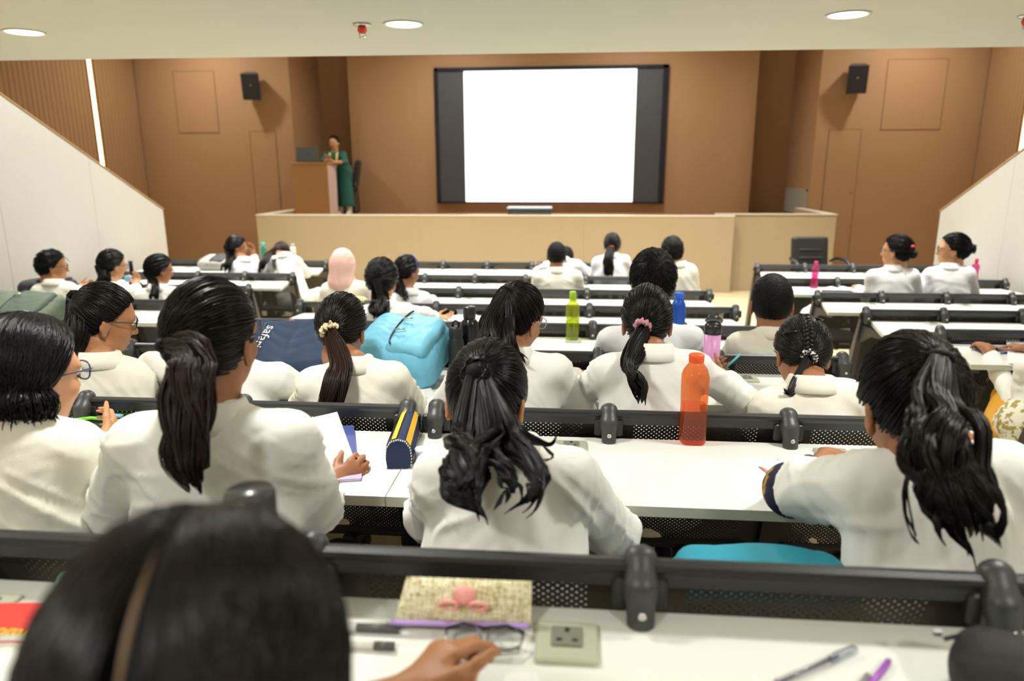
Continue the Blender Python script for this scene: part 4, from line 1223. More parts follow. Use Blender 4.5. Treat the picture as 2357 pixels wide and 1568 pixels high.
person('girl with a braid, hair clips and a black-and-white scrunchie, bent over her desk', 1, (1846, 815), .54, yaw=6, pitch=30, roll=4,
    sh=((1772, 930, .38), (1955, 905, .38)), el=((1745, 985, .46), (2015, 965, .46)), wr=((1790, 905, .78), (1925, 900, .8)), lod=1, seed=13, coat=1, skin=1, hsc=1.06,
    hair_fn=hs_multi((-.2, -.9, -.5), [dict(g=[(1830, 890, .34), (1812, 905, .32), (1800, 892, .32)], w=[.016, .02, .014, .003], n=.3, wave=.004, clumps=5)], H_DARK, scrunch=(T_BW, .020), lift=.006, extra=braid13))
person('student slumped forward over the desk, head hidden behind the tall ponytail woman', 1, (470, 850), .74, yaw=20, pitch=60,
    sh=((428, 872, .50), (640, 862, .50)), el=((352, 842, .62), (712, 905, .58)), wr=((400, 840, .86), (600, 870, .86)), lod=2, seed=21, coat=0, skin=1,
    hair_fn=hs_short(.05, .3, H_BLACK, low=0.0))
# ---- third row
person('young man with thick short black hair, between the green and blue bottles', 2, (1503, 650), .34, yaw=4, pitch=2,
    sh=((1404, 776, .30), (1592, 772, .30)), el=((1360, 880, .42), (1625, 880, .42)), lod=1, seed=10, coat=2, sex='m', skin=0, hsc=1.16, wide=1.12,
    hair_fn=hs_short(.045, .62, H_BLACK, low=-.02, thick=.016, whorl=(.1, -.75, .65)))
person('young man with cropped black hair at the right end of the third row', 2, (1776, 700), .34, yaw=-4, pitch=4,
    sh=((1702, 788, .30), (1856, 788, .30)), el=((1668, 835, .45), (1880, 880, .4)), wr=((1650, 808, .74), None), lod=1, seed=12, coat=1, sex='m', skin=1, hsc=1.10, wide=1.05,
    hair_fn=hs_short(.020, .5, H_BLACK, low=-.02, thick=.010))
person('student mostly hidden behind the tall ponytail woman, one hand resting on the desk', 2, (505, 742), .44, yaw=0, pitch=24,
    sh=((452, 830, .36), (580, 822, .36)), el=((440, 880, .4), (606, 800, .50)), wr=((520, 790, .8), (636, 764, .74)), lod=2, seed=22, coat=0, skin=2,
    hands={1: dict(d=(.8, .5, .0), t=(-.3, .8, .3), curl=(.8, .8, .8, .8), sc=1.0)}, hair_fn=hs_short(.04, .3))
# ---- fourth row
M_flower = mat('flower_clip', (226, 232, 196), .5)
def flower8(root, H, cap, rg, lod, pt):
    c = pt((877, 659, .33)); mb = MB()
    for j in range(5):
        t = j * 2 * math.pi / 5; mb.lathe([(.001, -.003), (.008, 0), (.001, .003)], 8, c + np.array([math.cos(t) * .009, -.004, math.sin(t) * .009]), (0, -1, 0))
    mb.build('flower_clip', M_flower, root)
person('girl with a small flower clip in her half-tied black hair, arm on her notebook', 3, (880, 648), .44, yaw=-6, pitch=12,
    sh=((836, 722, .34), (935, 715, .36)), el=((815, 765, .42), (978, 726, .56)), wr=((850, 730, .78), (1002, 731, .72)), lod=2, seed=8, coat=0, skin=2, hsc=1.08,
    hands={1: dict(d=(.8, .5, -.1), t=(-.3, .8, .3), curl=(.4, .4, .4, .4))},
    hair_fn=hs_multi((0, -.95, -.1), [dict(g=[(878, 690, .30), (873, 718, .26), (872, 740, .23)], w=[.03, .06, .07, .072, .05], n=1.4, wave=.012, clumps=10)], H_BLACK, thick=.018, lift=.014, extra=flower8))
# ---- fifth row
r7, H7, I7 = person('woman wearing a pale pink headscarf and white coat', 4, (790, 612), .36, yaw=-12, pitch=6,
    sh=((756, 664, .32), (832, 662, .32)), el=((742, 710, .42), (846, 708, .42)), lod=2, seed=7, coat=1, skin=2, collar=False)
hj = SDF(); hj.ell(H7.w(SKC + [0, -.008, .0]), (SKULL + [.016, .014, .016]), H7.R, k=.03); hj.cap(H7.w((0, -.030, -.02)), H7.w((0, -.035, -.13)), .078, .088, k=.05); hj.cap(H7.w((-.02, -.02, -.12)), H7.w((.02, -.02, -.15)), .085, .095, k=.04)
sdf_obj(hj, .010, 'headscarf', mat('pink_headscarf', (240, 196, 188), .8, bump=(60, .3, (1, 1, 3))), r7, disp=wrinkle(3, .0035, (1, 1, 2.4)))
M_blueband = mat('blue_hairband', (92, 110, 190), .3)
def band9(root, H, cap, rg, lod, pt):
    MB().tube([H.w(SKC + np.array([math.sin(a), .18, math.cos(a)]) * (SKULL + .017)) for a in np.linspace(-1.5, 1.5, 15)], .005, 6, flat=.6).build('hair_band', M_blueband, root)
person('girl with a blue hairband and low ponytail, turned to the right', 4, (937, 626), .44, yaw=-38, pitch=12,
    sh=((910, 690, .36), (975, 686, .42)), el=((905, 730, .42), (992, 715, .5)), lod=2, seed=9, coat=2, skin=1, hsc=1.0,
    hair_fn=hs_multi((-.1, -.9, -.4), [dict(g=[(915, 655, .34), (925, 675, .31), (938, 695, .29)], w=[.02, .045, .055, .05, .03], n=1.2, wave=.006, clumps=9)], H_BLACK, extra=band9))
# left block
person('student with short tousled black hair and thin glasses, leftmost in the left block', 4, (120, 615), .44, yaw=-52, pitch=6,
    sh=((92, 668, .34), (160, 664, .40)), el=((70, 720, .40), (178, 690, .52)), wr=((130, 680, .75), (184, 664, .74)), lod=2, seed=23, coat=1, glass=True, skin=0, hsc=1.05,
    hands={1: dict(d=(.3, .8, .2), t=(-.3, .3, .8))}, hair_fn=hs_short(.07, .25, H_BLACK, low=.02, thick=.014, flow=(0, -.8, -.3)))
person('girl with a curly low ponytail holding a small blue pouch', 4, (258, 612), .44, yaw=-32, pitch=12,
    sh=((212, 674, .34), (298, 670, .38)), el=((195, 730, .42), (318, 690, .54)), wr=((250, 690, .75), (312, 658, .76)), lod=2, seed=24, coat=0, glass=True, skin=2,
    hands={1: dict(d=(-.1, .6, .7), t=(-.7, .2, .3))},
    hair_fn=hs_multi((-.05, -.95, -.25), [dict(g=[(242, 640, .33), (238, 656, .30), (240, 674, .28)], w=[.02, .05, .062, .055, .03], n=1.3, wave=.014, freq=3, clumps=16)], H_DARK, tiecol=T_BLACK))
person('girl with glasses and a straight ponytail beside the purple folder', 4, (366, 622), .44, yaw=-36, pitch=12,
    sh=((330, 680, .34), (400, 674, .38)), el=((318, 735, .42), (425, 705, .52)), lod=2, seed=25, coat=0, glass=True, skin=1,
    hair_fn=hs_tied((0, -.92, -.35), [(356, 652, .32), (356, 675, .29), (354, 695, .27)], [.014, .02, .034, .042, .05], H_BLACK, wave=.003, tiecol=T_BLACK, flat=.7))
# ---- front rows
person('man with cropped dark hair in a cream coat, second row from the stage', 5, (1281, 590), .36, yaw=-4, pitch=6,
    sh=((1240, 636, .32), (1326, 634, .32)), el=((1226, 700, .44), (1342, 690, .46)), lod=2, seed=6, coat=1, sex='m', skin=1, wide=1.1, hsc=1.02, hair_fn=hs_short(.016, .4, H_BLACK, low=-.03, thick=.009))
person('student with curly dark hair in the front centre row, right end', 5, (1547, 580), .36, yaw=8, pitch=4,
    sh=((1532, 624, .32), (1588, 620, .32)), el=((1510, 680, .44), (1600, 680, .42)), lod=2, seed=5, coat=1, sex='m', skin=0, hsc=1.06, hair_fn=hs_short(.045, .5, H_DARK, low=-.02, thick=.016, flow=(0, .2, .4)))
person('student bowing low over the front desk, behind the cropped-haired man', 6, (1300, 594), .62, yaw=-12, pitch=52,
    sh=((1260, 612, .44), (1328, 608, .44)), el=((1238, 626, .56), (1352, 628, .56)), lod=3, seed=3, coat=2, skin=1, hair_fn=hs_short(.04, .4, H_BLACK, low=0, thick=.016))
person('girl with a red hair tie and long wavy ponytail in the front row', 6, (1409, 565), .42, yaw=0, pitch=4,
    sh=((1376, 602, .36), (1438, 597, .36)), el=((1366, 650, .46), (1452, 640, .46)), lod=2, seed=4, coat=2, skin=1,
    hair_fn=hs_tied((-.10, -.95, -.25), [(1402, 595, .32), (1402, 612, .28), (1404, 628, .26), (1408, 645, .25)], [.014, .02, .050, .060, .060, .045], H_DARK, wave=.010, freq=1.8, tiecol=T_RED, flat=.6))
person('girl with a very long ponytail resting her face on a raised hand, left front row', 6, (545, 570), .42, yaw=-58, pitch=10,
    sh=((545, 612, .30), (582, 606, .42)), el=((525, 640, .40), (590, 622, .56)), wr=((560, 625, .8), (583, 583, .60)), lod=2, seed=1, coat=2, skin=1,
    hands={1: dict(d=(-.1, .1, .98), t=(-.6, .2, .1), curl=(.5, .5, .6, .6))},
    hair_fn=hs_tied((0, -.95, -.15), [(530, 590, .35), (522, 608, .30), (514, 630, .27)], [.02, .03, .055, .066, .06], H_BLACK, wave=.006, flat=.6, tiecol=T_BLACK, nmul=1.4))
person('student collapsed forward on the desk with hair hanging down, by the left aisle', 6, (648, 583), .66, yaw=8, pitch=62,
    sh=((628, 600, .46), (682, 600, .46)), el=((612, 632, .58), (705, 628, .58)), wr=((640, 625, .85), (690, 622, .85)), hip=(686, .30), lod=2, seed=2, coat=0, skin=1, tr_mat=COATS[0],
    hair_fn=hs_multi((-.5, -.4, .8), [dict(g=[(622, 582, .52), (606, 600, .42), (598, 622, .36), (596, 640, .34)], w=[.03, .05, .055, .045, .02], n=1.2, wave=.006, clumps=9), dict(g=[(632, 590, .5), (630, 610, .40), (634, 628, .36)], w=[.02, .03, .028, .01], n=.5, wave=.008, clumps=6)], H_BROWN))
# right block
M_bluetie = mat('blue_clip', (60, 110, 180), .3)
def clip26(root, H, cap, rg, lod, pt):
    c = H.w(SKC + np.array([-.35, -.9, .25]) * (SKULL + .036)); MB().tube([c + H.d((-.022, 0, .0)), c, c + H.d((.022, -.002, .0))], [.009, .012, .008], 8).build('hair_clip', T_RED, root)
person('woman with a pinned-up bun and red hair clip in the right block', 5, (2064, 580), .36, yaw=48, pitch=0,
    sh=((2010, 633, .36), (2100, 631, .30)), el=((1998, 690, .44), (2118, 690, .40)), lod=2, seed=26, coat=2, glass=True, skin=2, hsc=1.12,
    hair_fn=hs_multi((.0, -.9, -.1), [], H_BLACK, bun=((0, -.9, -.25), .040), thick=.014, extra=clip26))
def clip27(root, H, cap, rg, lod, pt):
    c = H.w(SKC + np.array([.1, -1.0, -.15]) * (SKULL + .04)); MB().tube([c + H.d((-.02, 0, .02)), c, c + H.d((.02, 0, -.02))], [.008, .012, .008], 8).build('hair_clip', M_bluetie, root)
person('woman with a tied bun and blue hair claw, rightmost in the right block', 5, (2194, 577), .36, yaw=66, pitch=0,
    sh=((2142, 629, .38), (2228, 626, .28)), el=((2128, 690, .46), (2244, 690, .38)), lod=2, seed=27, coat=2, glass=True, skin=2, hsc=1.12,
    hair_fn=hs_multi((0, -.95, .05), [], H_BLACK, bun=((0, -.95, .0), .040), thick=.012, extra=clip27))
# right edge: seated sideways, mustard trousers and floral kurta
r28, H28, I28 = person('person in mustard trousers and a cream floral tunic at the right picture edge', 2, (2440, 745), .36, yaw=0, pitch=10,
    sh=((2370, 842, .32), (2550, 842, .32)), el=((2352, 960, .40), (2620, 960, .42)), hip=(2440, .26), lod=2, seed=28, coat=0, skin=1, trousers=False, hair_fn=hs_short(.05, .3))
mp_ = SDF(); a, b_, c_ = at(2330, 940, Y=YK[2] + .30), at(2275, 1000, Y=YK[2] + .52), None
hp = I28['hip']; kn = at(2318, 915, Y=YK[2] + .60); an = at(2268, 1010, Y=YK[2] + .30)
mp_.cap(hp + [-.02, .05, -.04], kn, .085, .062, k=.03); mp_.cap(kn, an, .060, .048, k=.03); mp_.cap(hp + [.06, .05, -.04], hp + [.16, .45, -.06], .085, .06, k=.03); mp_.cap(hp + [.16, .45, -.06], hp + [.16, .40, -.45], .058, .045, k=.03)
sdf_obj(mp_, .011, 'mustard_trousers', mat('mustard_cloth', (206, 150, 38), .75), r28)
kt = SDF(); kt.cap(hp + [-.06, .02, .0], hp + [.1, .02, .0], .135, .135, k=.04); kt.cap(hp + [-.03, .06, -.0], kn + (hp - kn) * .45, .10, .085, k=.04); kt.cap(hp + [-.12, -.04, -.06], hp + [-.20, .0, -.16], .05, .05, k=.03)
sdf_obj(kt, .011, 'floral_tunic', T_CREAMFLORAL, r28, disp=wrinkle(28, .004))

# ---- foreground: the nearest student, seen from above and behind
fg = at(452, 1640, Y=.415); HF = Head(fg, 10, 26, 0, 1.08)
rf = empty('person', (-.25, .20, FZ[0])); tag(rf, 'nearest student, blurred dark parted hair filling the lower left corner', 'person', 'students in white coats')
b = SDF(); head_prims(b, HF)
hipf = np.array([-.25, .20, FZ[0] + .53]); SLf = np.array([-.44, .36, 1.27]); SRf = np.array([-.10, .36, 1.27]); Mf = (SLf + SRf) / 2
b.cap(HF.w((0, -.022, -.1)), Mf + [0, 0, .03], .055, .06, k=.03); b.cap(hipf, Mf - [0, 0, .06], .09, .09, k=.04, lat=(1, 0, 0), fac=1.45)
dz0 = DZ[0]
ERf = np.array([-.055, .55, dz0 + .06]); WRf = at(935, 1605, Z=dz0 + .035)
ELf = np.array([-.47, .56, dz0 + .07]); WLf = at(1050, 1650, Z=dz0 + .02)
ELf = np.array([-.05, .50, dz0 + .05])
ERf = at(820, 1700, Z=dz0 + .06)
for S, e, w in ((SRf, ELf, WLf), (SLf, np.array([-.42, .56, dz0 + .06]), WRf)):
    b.cap(Mf + [0, 0, .0], S, .045, .043, k=.04); b.cap(S, e, .044, .038, k=.02); b.cap(e, w, .038, .026, k=.02)
hand_prims(b, WRf, (.50, .72, .34), (.75, -.5, .35), (.42, .55, .62, .68), .05, .92, .3, (.45, .15, -.85))
hand_prims(b, WLf, (-.45, .85, .18), (.5, .4, .5), (.55, .6, .65, .7), .04, .84, .4, (-.3, -.1, -.9))
sdf_obj(b, .0055, 'body', SKINS[0], rf)
eb = MB()
for s in (-1, 1): eb.lathe([(.001, -.011), (.008, -.007), (.011, 0), (.008, .0075), (.001, .011)], 10, HF.w((s * .031, .086, .01)), HF.d((0, 1, 0)))
eb.build('eyes', M_eye, rf)
cf = SDF(); cf.cap(hipf - [0, 0, .06], Mf - [0, 0, .07], .122, .112, k=.05, lat=(1, 0, 0), fac=1.5)
for S, e, w in ((SRf, ELf, WLf), (SLf, np.array([-.42, .56, dz0 + .06]), WRf)):
    cf.cap(Mf, S, .06, .056, k=.05); cf.cap(S, S + (e - S) * .9, .062, .062, k=.03, cut=True)
sdf_obj(cf, .010, 'lab_coat', COATS[0], rf, disp=wrinkle(30, .003))
tf = SDF()
for s in (-1, 1):
    kn = hipf + [s * .12, .36, -.04]; tf.cap(hipf + [s * .09, 0, -.03], kn, .078, .058, k=.03); tf.cap(kn, kn + [0, -.03, -.36], .056, .045, k=.03)
sdf_obj(tf, .016, 'trousers', M_trous, rf)
MB().box((-.25, .20, FZ[0] + .40), (.42, .38, .05), bev=.02).build('stool_seat', M_seat, None) if False else None
hs_loose(part=(0, .35, .9), length=.25, m=H_DARK, wave=.008, nmul=1.6, thick=.016)(rf, HF, np.random.default_rng(30), 0, None)
MB().tube([HF.w(SKC + np.array([-.04, -math.sin(a_), math.cos(a_)]) * (SKULL + .0172)) for a_ in np.radians(np.linspace(38, 84, 14))], list(.0027 * np.sin(np.linspace(.25, 2.9, 14))), 7, flat=.5).build('parting', mat('scalp_line', (112, 90, 66), .6), rf)

# ---- lecturer on the stage
M_green = mat('green_kurta', (24, 92, 80), .7, bump=(80, .2)); M_yellow = mat('yellow_dupatta', (226, 206, 120), .7)
yl = 12.86; lx = -4.335
HL_ = Head(at(769, 329, Y=yl), 176, 2, 0, 1.0)
rl = empty('person', (lx + .06, yl + .04, ZS)); tag(rl, 'lecturer in a green kurta with a yellow trim, leaning on the lectern', 'person')
b = SDF(); head_prims(b, HL_)
SLl, SRl = at(752, 356, Y=yl + .02), at(790, 356, Y=yl + .02); Ml = (SLl + SRl) / 2; hl = np.array([lx + .10, yl + .12, ZS + .84])
b.cap(HL_.w((0, -.02, -.09)), Ml + [0, 0, .02], .05, .055, k=.03); b.cap(hl, Ml - [0, 0, .06], .085, .085, k=.04, lat=(1, 0, 0), fac=1.4)
EL_, ER_ = at(744, 372, Y=yl - .16), at(795, 374, Y=yl - .14); WL_, WR_ = at(758, 369, Y=yl - .34), at(766, 373, Y=yl - .36)
for S, e, w in ((SLl, EL_, WL_), (SRl, ER_, WR_)):
    b.cap(Ml, S, .043, .042, k=.04); b.cap(S, e, .043, .037, k=.02); b.cap(e, w, .036, .025, k=.02)
hand_prims(b, WL_, (-.3, -.5, .7), (.8, 0, .2), (.2, .2, .2, .2), .12, .95, .2, (-.2, -.8, -.3)); hand_prims(b, WR_, (-.8, -.2, .4), (.1, 0, .9), (.3, .3, .3, .3), .1, .95, .2, (0, -.9, -.3))
sdf_obj(b, .0085, 'body', SKINS[2], rl)
eb = MB(); ei = MB()
for s in (-1, 1):
    eb.lathe([(.001, -.011), (.008, -.007), (.011, 0), (.008, .0075), (.001, .011)], 10, HL_.w((s * .031, .086, .01)), HL_.d((0, 1, 0)))
    ei.lathe([(.0055, .0095), (.0045, .0108), (.001, .0116)], 10, HL_.w((s * .031, .086, .01)), HL_.d((0, 1, 0)))
eo = eb.build('eyes', M_eye, rl); ei.build('irises', M_iris, eo)
MB().tube([HL_.w((-.02, .094, -.060)), HL_.w((0, .099, -.060)), HL_.w((.02, .094, -.060))], [.003, .005, .003], 6).build('lips', mat('lips', (150, 72, 66), .4), rl)
kg = SDF(); kg.cap(hl - [0, 0, .06], Ml - [0, 0, .06], .115, .105, k=.05, lat=(1, 0, 0), fac=1.4)
kg.cap(hl - [0, 0, .02], np.array([hl[0] + .02, hl[1], ZS + .16]), .12, .125, k=.06, lat=(1, 0, 0), fac=1.25, cut=True)
for S, e, w in ((SLl, EL_, WL_), (SRl, ER_, WR_)):
    kg.cap(Ml, S, .056, .054, k=.04); kg.cap(S, e, .058, .054, k=.03); kg.cap(e, e + (w - e) * .3, .052, .05, k=.02, cut=True)
sdf_obj(kg, .012, 'kurta', M_green, rl, disp=wrinkle(31, .003))
lg = SDF()
for s in (-1, 1): lg.cap(hl + [s * .08, 0, -.1], np.array([hl[0] + s * .08, hl[1], ZS + .09]), .075, .05, k=.03)
sdf_obj(lg, .014, 'trousers', mat('cream_trousers', (226, 220, 204), .8), rl)
for s in (-1, 1):
    so = SDF(); so.cap((hl[0] + s * .08, hl[1] + .03, ZS + .045), (hl[0] + s * .08, hl[1] - .12, ZS + .035), .042, .033, k=.01); sdf_obj(so, .012, 'shoe', mat('cream_shoe', (220, 212, 196), .6), rl)
for s in (-1, 1):
    MB().tube([Ml + np.array([s * .052, .03, .045]), Ml + np.array([s * .066, -.075, .03]), Ml + np.array([s * .066, -.118, -.06]), Ml + np.array([s * .058, -.128, -.20])], .02, 8, flat=.35).build('dupatta_border', M_yellow, rl)
MB().tube([Ml + np.array([.05 * math.cos(t), -.118 + .03 * abs(math.cos(t)), -.02 - .06 * math.sin(t)]) for t in np.linspace(0, math.pi, 11)], .006, 6).build('necklace', mat('dark_beads', (30, 44, 40), .3), rl)
cap = add_cap(rl, HL_, .012, .0)
P = tied_paths(HL_, (0, -.95, -.3), 260, np.random.default_rng(31)); v, q = strands_mesh(P, .003 * np.ones(P.shape[1])); hair_obj(rl, v, q, H_BLACK, 'combed_hair', cap)

# ================================================================ things on stage and floor
TZ = [FZ[k] + .7388 for k in range(8)]
def on(px, py, k, dz=0.0): return at(px, py, Z=TZ[k] + dz)
M_lectern = mat('lectern_wood', (176, 130, 78), .45, noise=(18, .05)); M_lect_side = mat('lectern_pink_side', (214, 186, 176), .5)
r = empty('lectern', (-4.57, 12.45, ZS)); tag(r, 'wooden lectern with a pale ribbed side on the stage', 'lectern')
lx0, lx1, ly0, ly1, lz = -4.895, -4.262, 12.22, 12.72, 1.952
MB().box(((lx0 + lx1) / 2, ly0 + .012, (ZS + lz) / 2), (lx1 - lx0, .024, lz - ZS - .02)).build('front_panel', M_lectern, r)
MB().box((lx0 + .012, (ly0 + ly1) / 2 + .014, (ZS + lz) / 2), (.024, ly1 - ly0 - .03, lz - ZS - .02)).build('side_panel', M_lectern, r)
side = MB()
side.prism([(ly0 + .026, ZS), (ly1 - .05, ZS), (ly1, lz - .02), (ly0 + .026, lz - .02)], lx1 - .03, lx1 - .006, lambda p: (p[2], p[0], p[1])); so_ = side.build('side_panel', M_lect_side, r)
me = MB().box((0, 0, 0), (.007, .022, lz - ZS - .03), bev=.002).mesh('rib'); me.materials.append(M_lect_side)
for i in range(14): link('rib', me, None, so_, (lx1 - .003 + 4.57, ly0 + .045 + i * .030 - 12.45, (lz + ZS) / 2 - ZS))
MB().box(((lx0 + lx1) / 2 + .01, (ly0 + ly1) / 2 + .06, lz), (lx1 - lx0 + .03, ly1 - ly0 + .14, .03), bev=.006).build('top', M_lectern, r)
M_lap = mat('laptop_grey', (92, 98, 98), .45, .4)
c = at(707, 372, Y=12.42); r = empty('laptop', (c[0], 12.42, lz + .016)); tag(r, 'open grey laptop on the lectern', 'laptop')
MB().box((c[0], 12.60, lz + .024), (.385, .26, .015), bev=.004).build('keyboard_base', M_lap, r)
R_ = Matrix.Rotation(math.radians(-10), 3, 'X')
lid = MB().box((c[0], 12.44, lz + .152), (.385, .010, .25), rot=R_, bev=.003).build('lid', M_lap, r)
MB().lathe([(.022, 0), (.022, .001)], 18, (c[0], 12.433, lz + .15), (0, -1, -.17)).build('round_logo', mat('logo_dark', (52, 56, 58), .4), lid)

M_leather = mat('black_leather', (38, 37, 36), .42, bump=(160, .15)); M_frame_b = mat('chair_frame', (30, 30, 30), .35)
def chair(x, y, z, rz, label, arms=True):
    """padded visitor chair; local -y is the front"""
    root = empty('padded_chair', (x, y, z), rz); tag(root, label, 'chair', 'black padded chairs')
    def part(name, sd, h, m, disp=None):
        v, q = sd.mesh(h); return link(name, smooth(np_mesh(name, v, q)), m, root)
    s = SDF(); s.rbox((0, -.02, .44), (.25, .25, .055), None, .04); part('seat', s, .013, M_leather)
    a = math.radians(-10); Rb = np.array(Matrix.Rotation(a, 3, 'X')); bk = SDF()
    def bp(u, w): return np.array([u, .22 + (w - .45) * math.tan(-a) * 1.0, w])
    bk.rbox(bp(0, .74), (.235, .045, .25), Rb, .04, k=.005); b_ = part('backrest', bk, .011, M_leather)
    for k_, zz in enumerate((.62, .72, .82)):
        g = SDF(); p0 = bp(-.14, zz); p1 = bp(.14, zz); g.cap(p0 - [0, .045, 0], p1 - [0, .045, 0], .018, .018, k=.004)
        v, q = g.mesh(.010); o = link('padding_roll', smooth(np_mesh('padding_roll', v, q)), M_leather, b_)
    for sx in (-1, 1):
        if arms:
            MB().tube([(sx * .25, .22, .68), (sx * .30, .12, .73), (sx * .32, -.08, .72), (sx * .32, -.20, .66), (sx * .30, -.24, .50)], [.016, .022, .025, .02, .014], 10).build('armrest', M_frame_b, None).parent = root
        MB().tube([(sx * .29, -.24, .52), (sx * .28, -.25, .02), (sx * .28, -.20, .014), (sx * .28, .24, .014), (sx * .25, .26, .05), (sx * .23, .24, .45), (sx * .22, .26, .6)], .014, 8).build('leg', M_frame_b, None).parent = root
    return root
pc = at(1876, 548, Y=9.42)
chair(pc[0] + .0, 9.22, FZ[7], math.radians(6), 'black padded armchair with armrests standing in front of the stage')
pc = at(809, 420, Y=13.35)
chair(pc[0] - .19, 13.42, ZS - .0, math.radians(-78), 'black chair on the stage behind the lecturer', arms=False)
# low equipment bench behind the stage wall
r = empty('equipment_bench', (-.73, 11.35, ZS)); tag(r, 'low grey bench with a pale blue top behind the stage edge', 'bench')
MB().box((-.73, 11.35, ZS + .225), (.70, .30, .03), bev=.01).build('top', mat('pale_blue_top', (190, 214, 232), .35), r)
MB().box((-.73, 11.35, ZS + .11), (.60, .22, .20)).build('panel', mat('bench_panel', (112, 110, 110), .5), r)
for sx in (-1, 1):
    for sy in (-1, 1): MB().tube([(-.73 + sx * .32, 11.35 + sy * .12, ZS), (-.73 + sx * .32, 11.35 + sy * .12, ZS + .215)], .014, 8).build('leg', mat('bench_leg', (70, 72, 78), .4, .6), r)

# ================================================================ bottles
def bottle(c, label, prof, m, cap=None, capm=None, water=None, waterm=None, n=28, cat='bottle', sq=None, extra=None, group='drinking bottles on the desks', capname='cap'):
    c = np.asarray(c, float); root = empty('drinking_bottle', tuple(c)); tag(root, label, cat, group)
    def shape(pr, name, mm, cp=True, scl=1.0):
        mb = MB().lathe([(p[0] * scl, p[1]) for p in pr], n, (0, 0, 0), cap=cp)
        if sq:
            V = []
            for p in mb.v:
                rr = math.hypot(p[0], p[1]); t = math.atan2(p[1], p[0]); f = sq(p[2])
                k_ = (abs(math.cos(t)) ** f + abs(math.sin(t)) ** f) ** (-1 / f)
                V.append((p[0] * k_, p[1] * k_, p[2]))
            mb.v = V
        me_ = mb.mesh(name); me_.materials.append(mm); return link(name, me_, None, root)
    shape(prof, 'body', m)
    if water:
        pr = [(p[0] - .0025, max(p[1], .004)) for p in prof if p[1] < water]; last = np.interp(water, [p[1] for p in prof], [p[0] for p in prof]) - .0025
        shape(pr + [(last, water)], 'water', waterm)
    if cap: shape(cap, capname, capm)
    if extra: extra(root)
    return root
P_OR, P_ORW = clear_plastic('orange_plastic', (255, 188, 146), .80), clear_plastic('orange_water', (255, 224, 206), .97)
bottle(on(1592, 1016, 1), 'translucent orange water bottle, half full, on the second desk row', [(.001, .002), (.030, 0), (.0365, .006), (.0365, .045), (.0352, .10), (.0365, .150), (.037, .195), (.033, .215), (.0215, .232), (.0195, .236), (.0195, .256)], P_OR,
       cap=[(.0205, .237), (.0212, .240), (.0212, .2575), (.019, .2595)], capm=mat('orange_cap', (238, 88, 36), .35), water=.112, waterm=P_ORW, sq=lambda z: 4.5 if z < .20 else 2.0)
P_GR = clear_plastic('green_plastic', (224, 232, 126), .82); P_GRW = clear_plastic('green_water', (238, 244, 190), .97)
bottle(on(1317, 783, 3), 'translucent lime green bottle on an empty desk', [(.001, .002), (.034, 0), (.038, .008), (.036, .03), (.038, .05), (.038, .11), (.036, .12), (.038, .135), (.038, .185), (.034, .205), (.018, .222), (.0165, .228), (.0165, .262)], P_GR,
       cap=[(.018, .232), (.019, .235), (.019, .274), (.017, .277)], capm=mat('green_cap', (150, 190, 30), .35), water=.108, waterm=P_GRW)
bottle(on(1558, 786, 3), 'royal blue steel bottle beside the thick-haired young man', [(.001, .002), (.036, 0), (.038, .004), (.038, .205), (.034, .222), (.024, .234), (.022, .238)], mat('blue_steel', (24, 78, 176), .3, .3),
       cap=[(.0245, .239), (.0255, .242), (.0255, .274), (.023, .277)], capm=mat('blue_cap', (34, 92, 200), .35))
def flip(root):
    MB().tube([(-.028, 0, .232), (-.012, 0, .250), (.016, 0, .246), (.036, 0, .236)], [.008, .012, .011, .006], 10, flat=1.4).build('flip_spout', clear_plastic('smoke_clear', (150, 150, 155), .8), None).parent = root
bottle(on(1634, 868, 2), 'lilac pink tumbler with black flip lid on the third row', [(.001, .002), (.029, 0), (.031, .004), (.0345, .19)], mat('lilac_pink', (226, 156, 214), .35),
       cap=[(.0355, .186), (.0355, .216), (.032, .226), (.02, .236)], capm=mat('lid_black', (36, 36, 38), .3), extra=flip)
M_bk = mat('gloss_black_steel', (24, 25, 28), .22, .2)
bottle(on(1083, 872, 2), 'taller of the two glossy black bottles beside the sky-blue backpack', [(.001, .002), (.034, 0), (.0365, .004), (.0365, .225), (.033, .243), (.0245, .252), (.0235, .256)], M_bk,
       cap=[(.0245, .257), (.0255, .26), (.0255, .302), (.023, .305)], capm=mat('cap_gloss', (40, 42, 44), .25))
def loop(root): MB().tube([(-.012, 0, .236), (-.012, 0, .254), (0, 0, .262), (.012, 0, .254), (.012, 0, .236)], .0045, 8).build('carry_loop', M_bk, None).parent = root
bottle(on(1052, 884, 2), 'shorter matt black bottle with carry loop beside the taller one', [(.001, .002), (.031, 0), (.0325, .004), (.0325, .155), (.030, .178), (.026, .192), (.025, .196)], mat('matt_black_steel', (32, 33, 36), .5),
       cap=[(.027, .197), (.028, .2), (.028, .232), (.024, .238)], capm=mat('cap_matt', (34, 36, 38), .4), extra=loop)
bottle(on(609, 609, 7), 'teal translucent bottle on the left front desk', [(.001, .002), (.033, 0), (.035, .006), (.033, .10), (.036, .17), (.034, .19), (.018, .208), (.017, .212)], clear_plastic('teal_plastic', (150, 222, 214), .8),
       cap=[(.019, .213), (.02, .216), (.02, .26), (.017, .264)], capm=mat('teal_cap', (72, 190, 184), .35))
bottle(on(677, 610, 7), 'white steel bottle behind the collapsed student', [(.001, .002), (.032, 0), (.034, .004), (.034, .20), (.026, .218), (.022, .222)], mat('cream_steel', (228, 226, 210), .35),
       cap=[(.023, .223), (.024, .226), (.024, .25), (.02, .253)], capm=mat('steel_grey', (190, 190, 186), .3, .6))
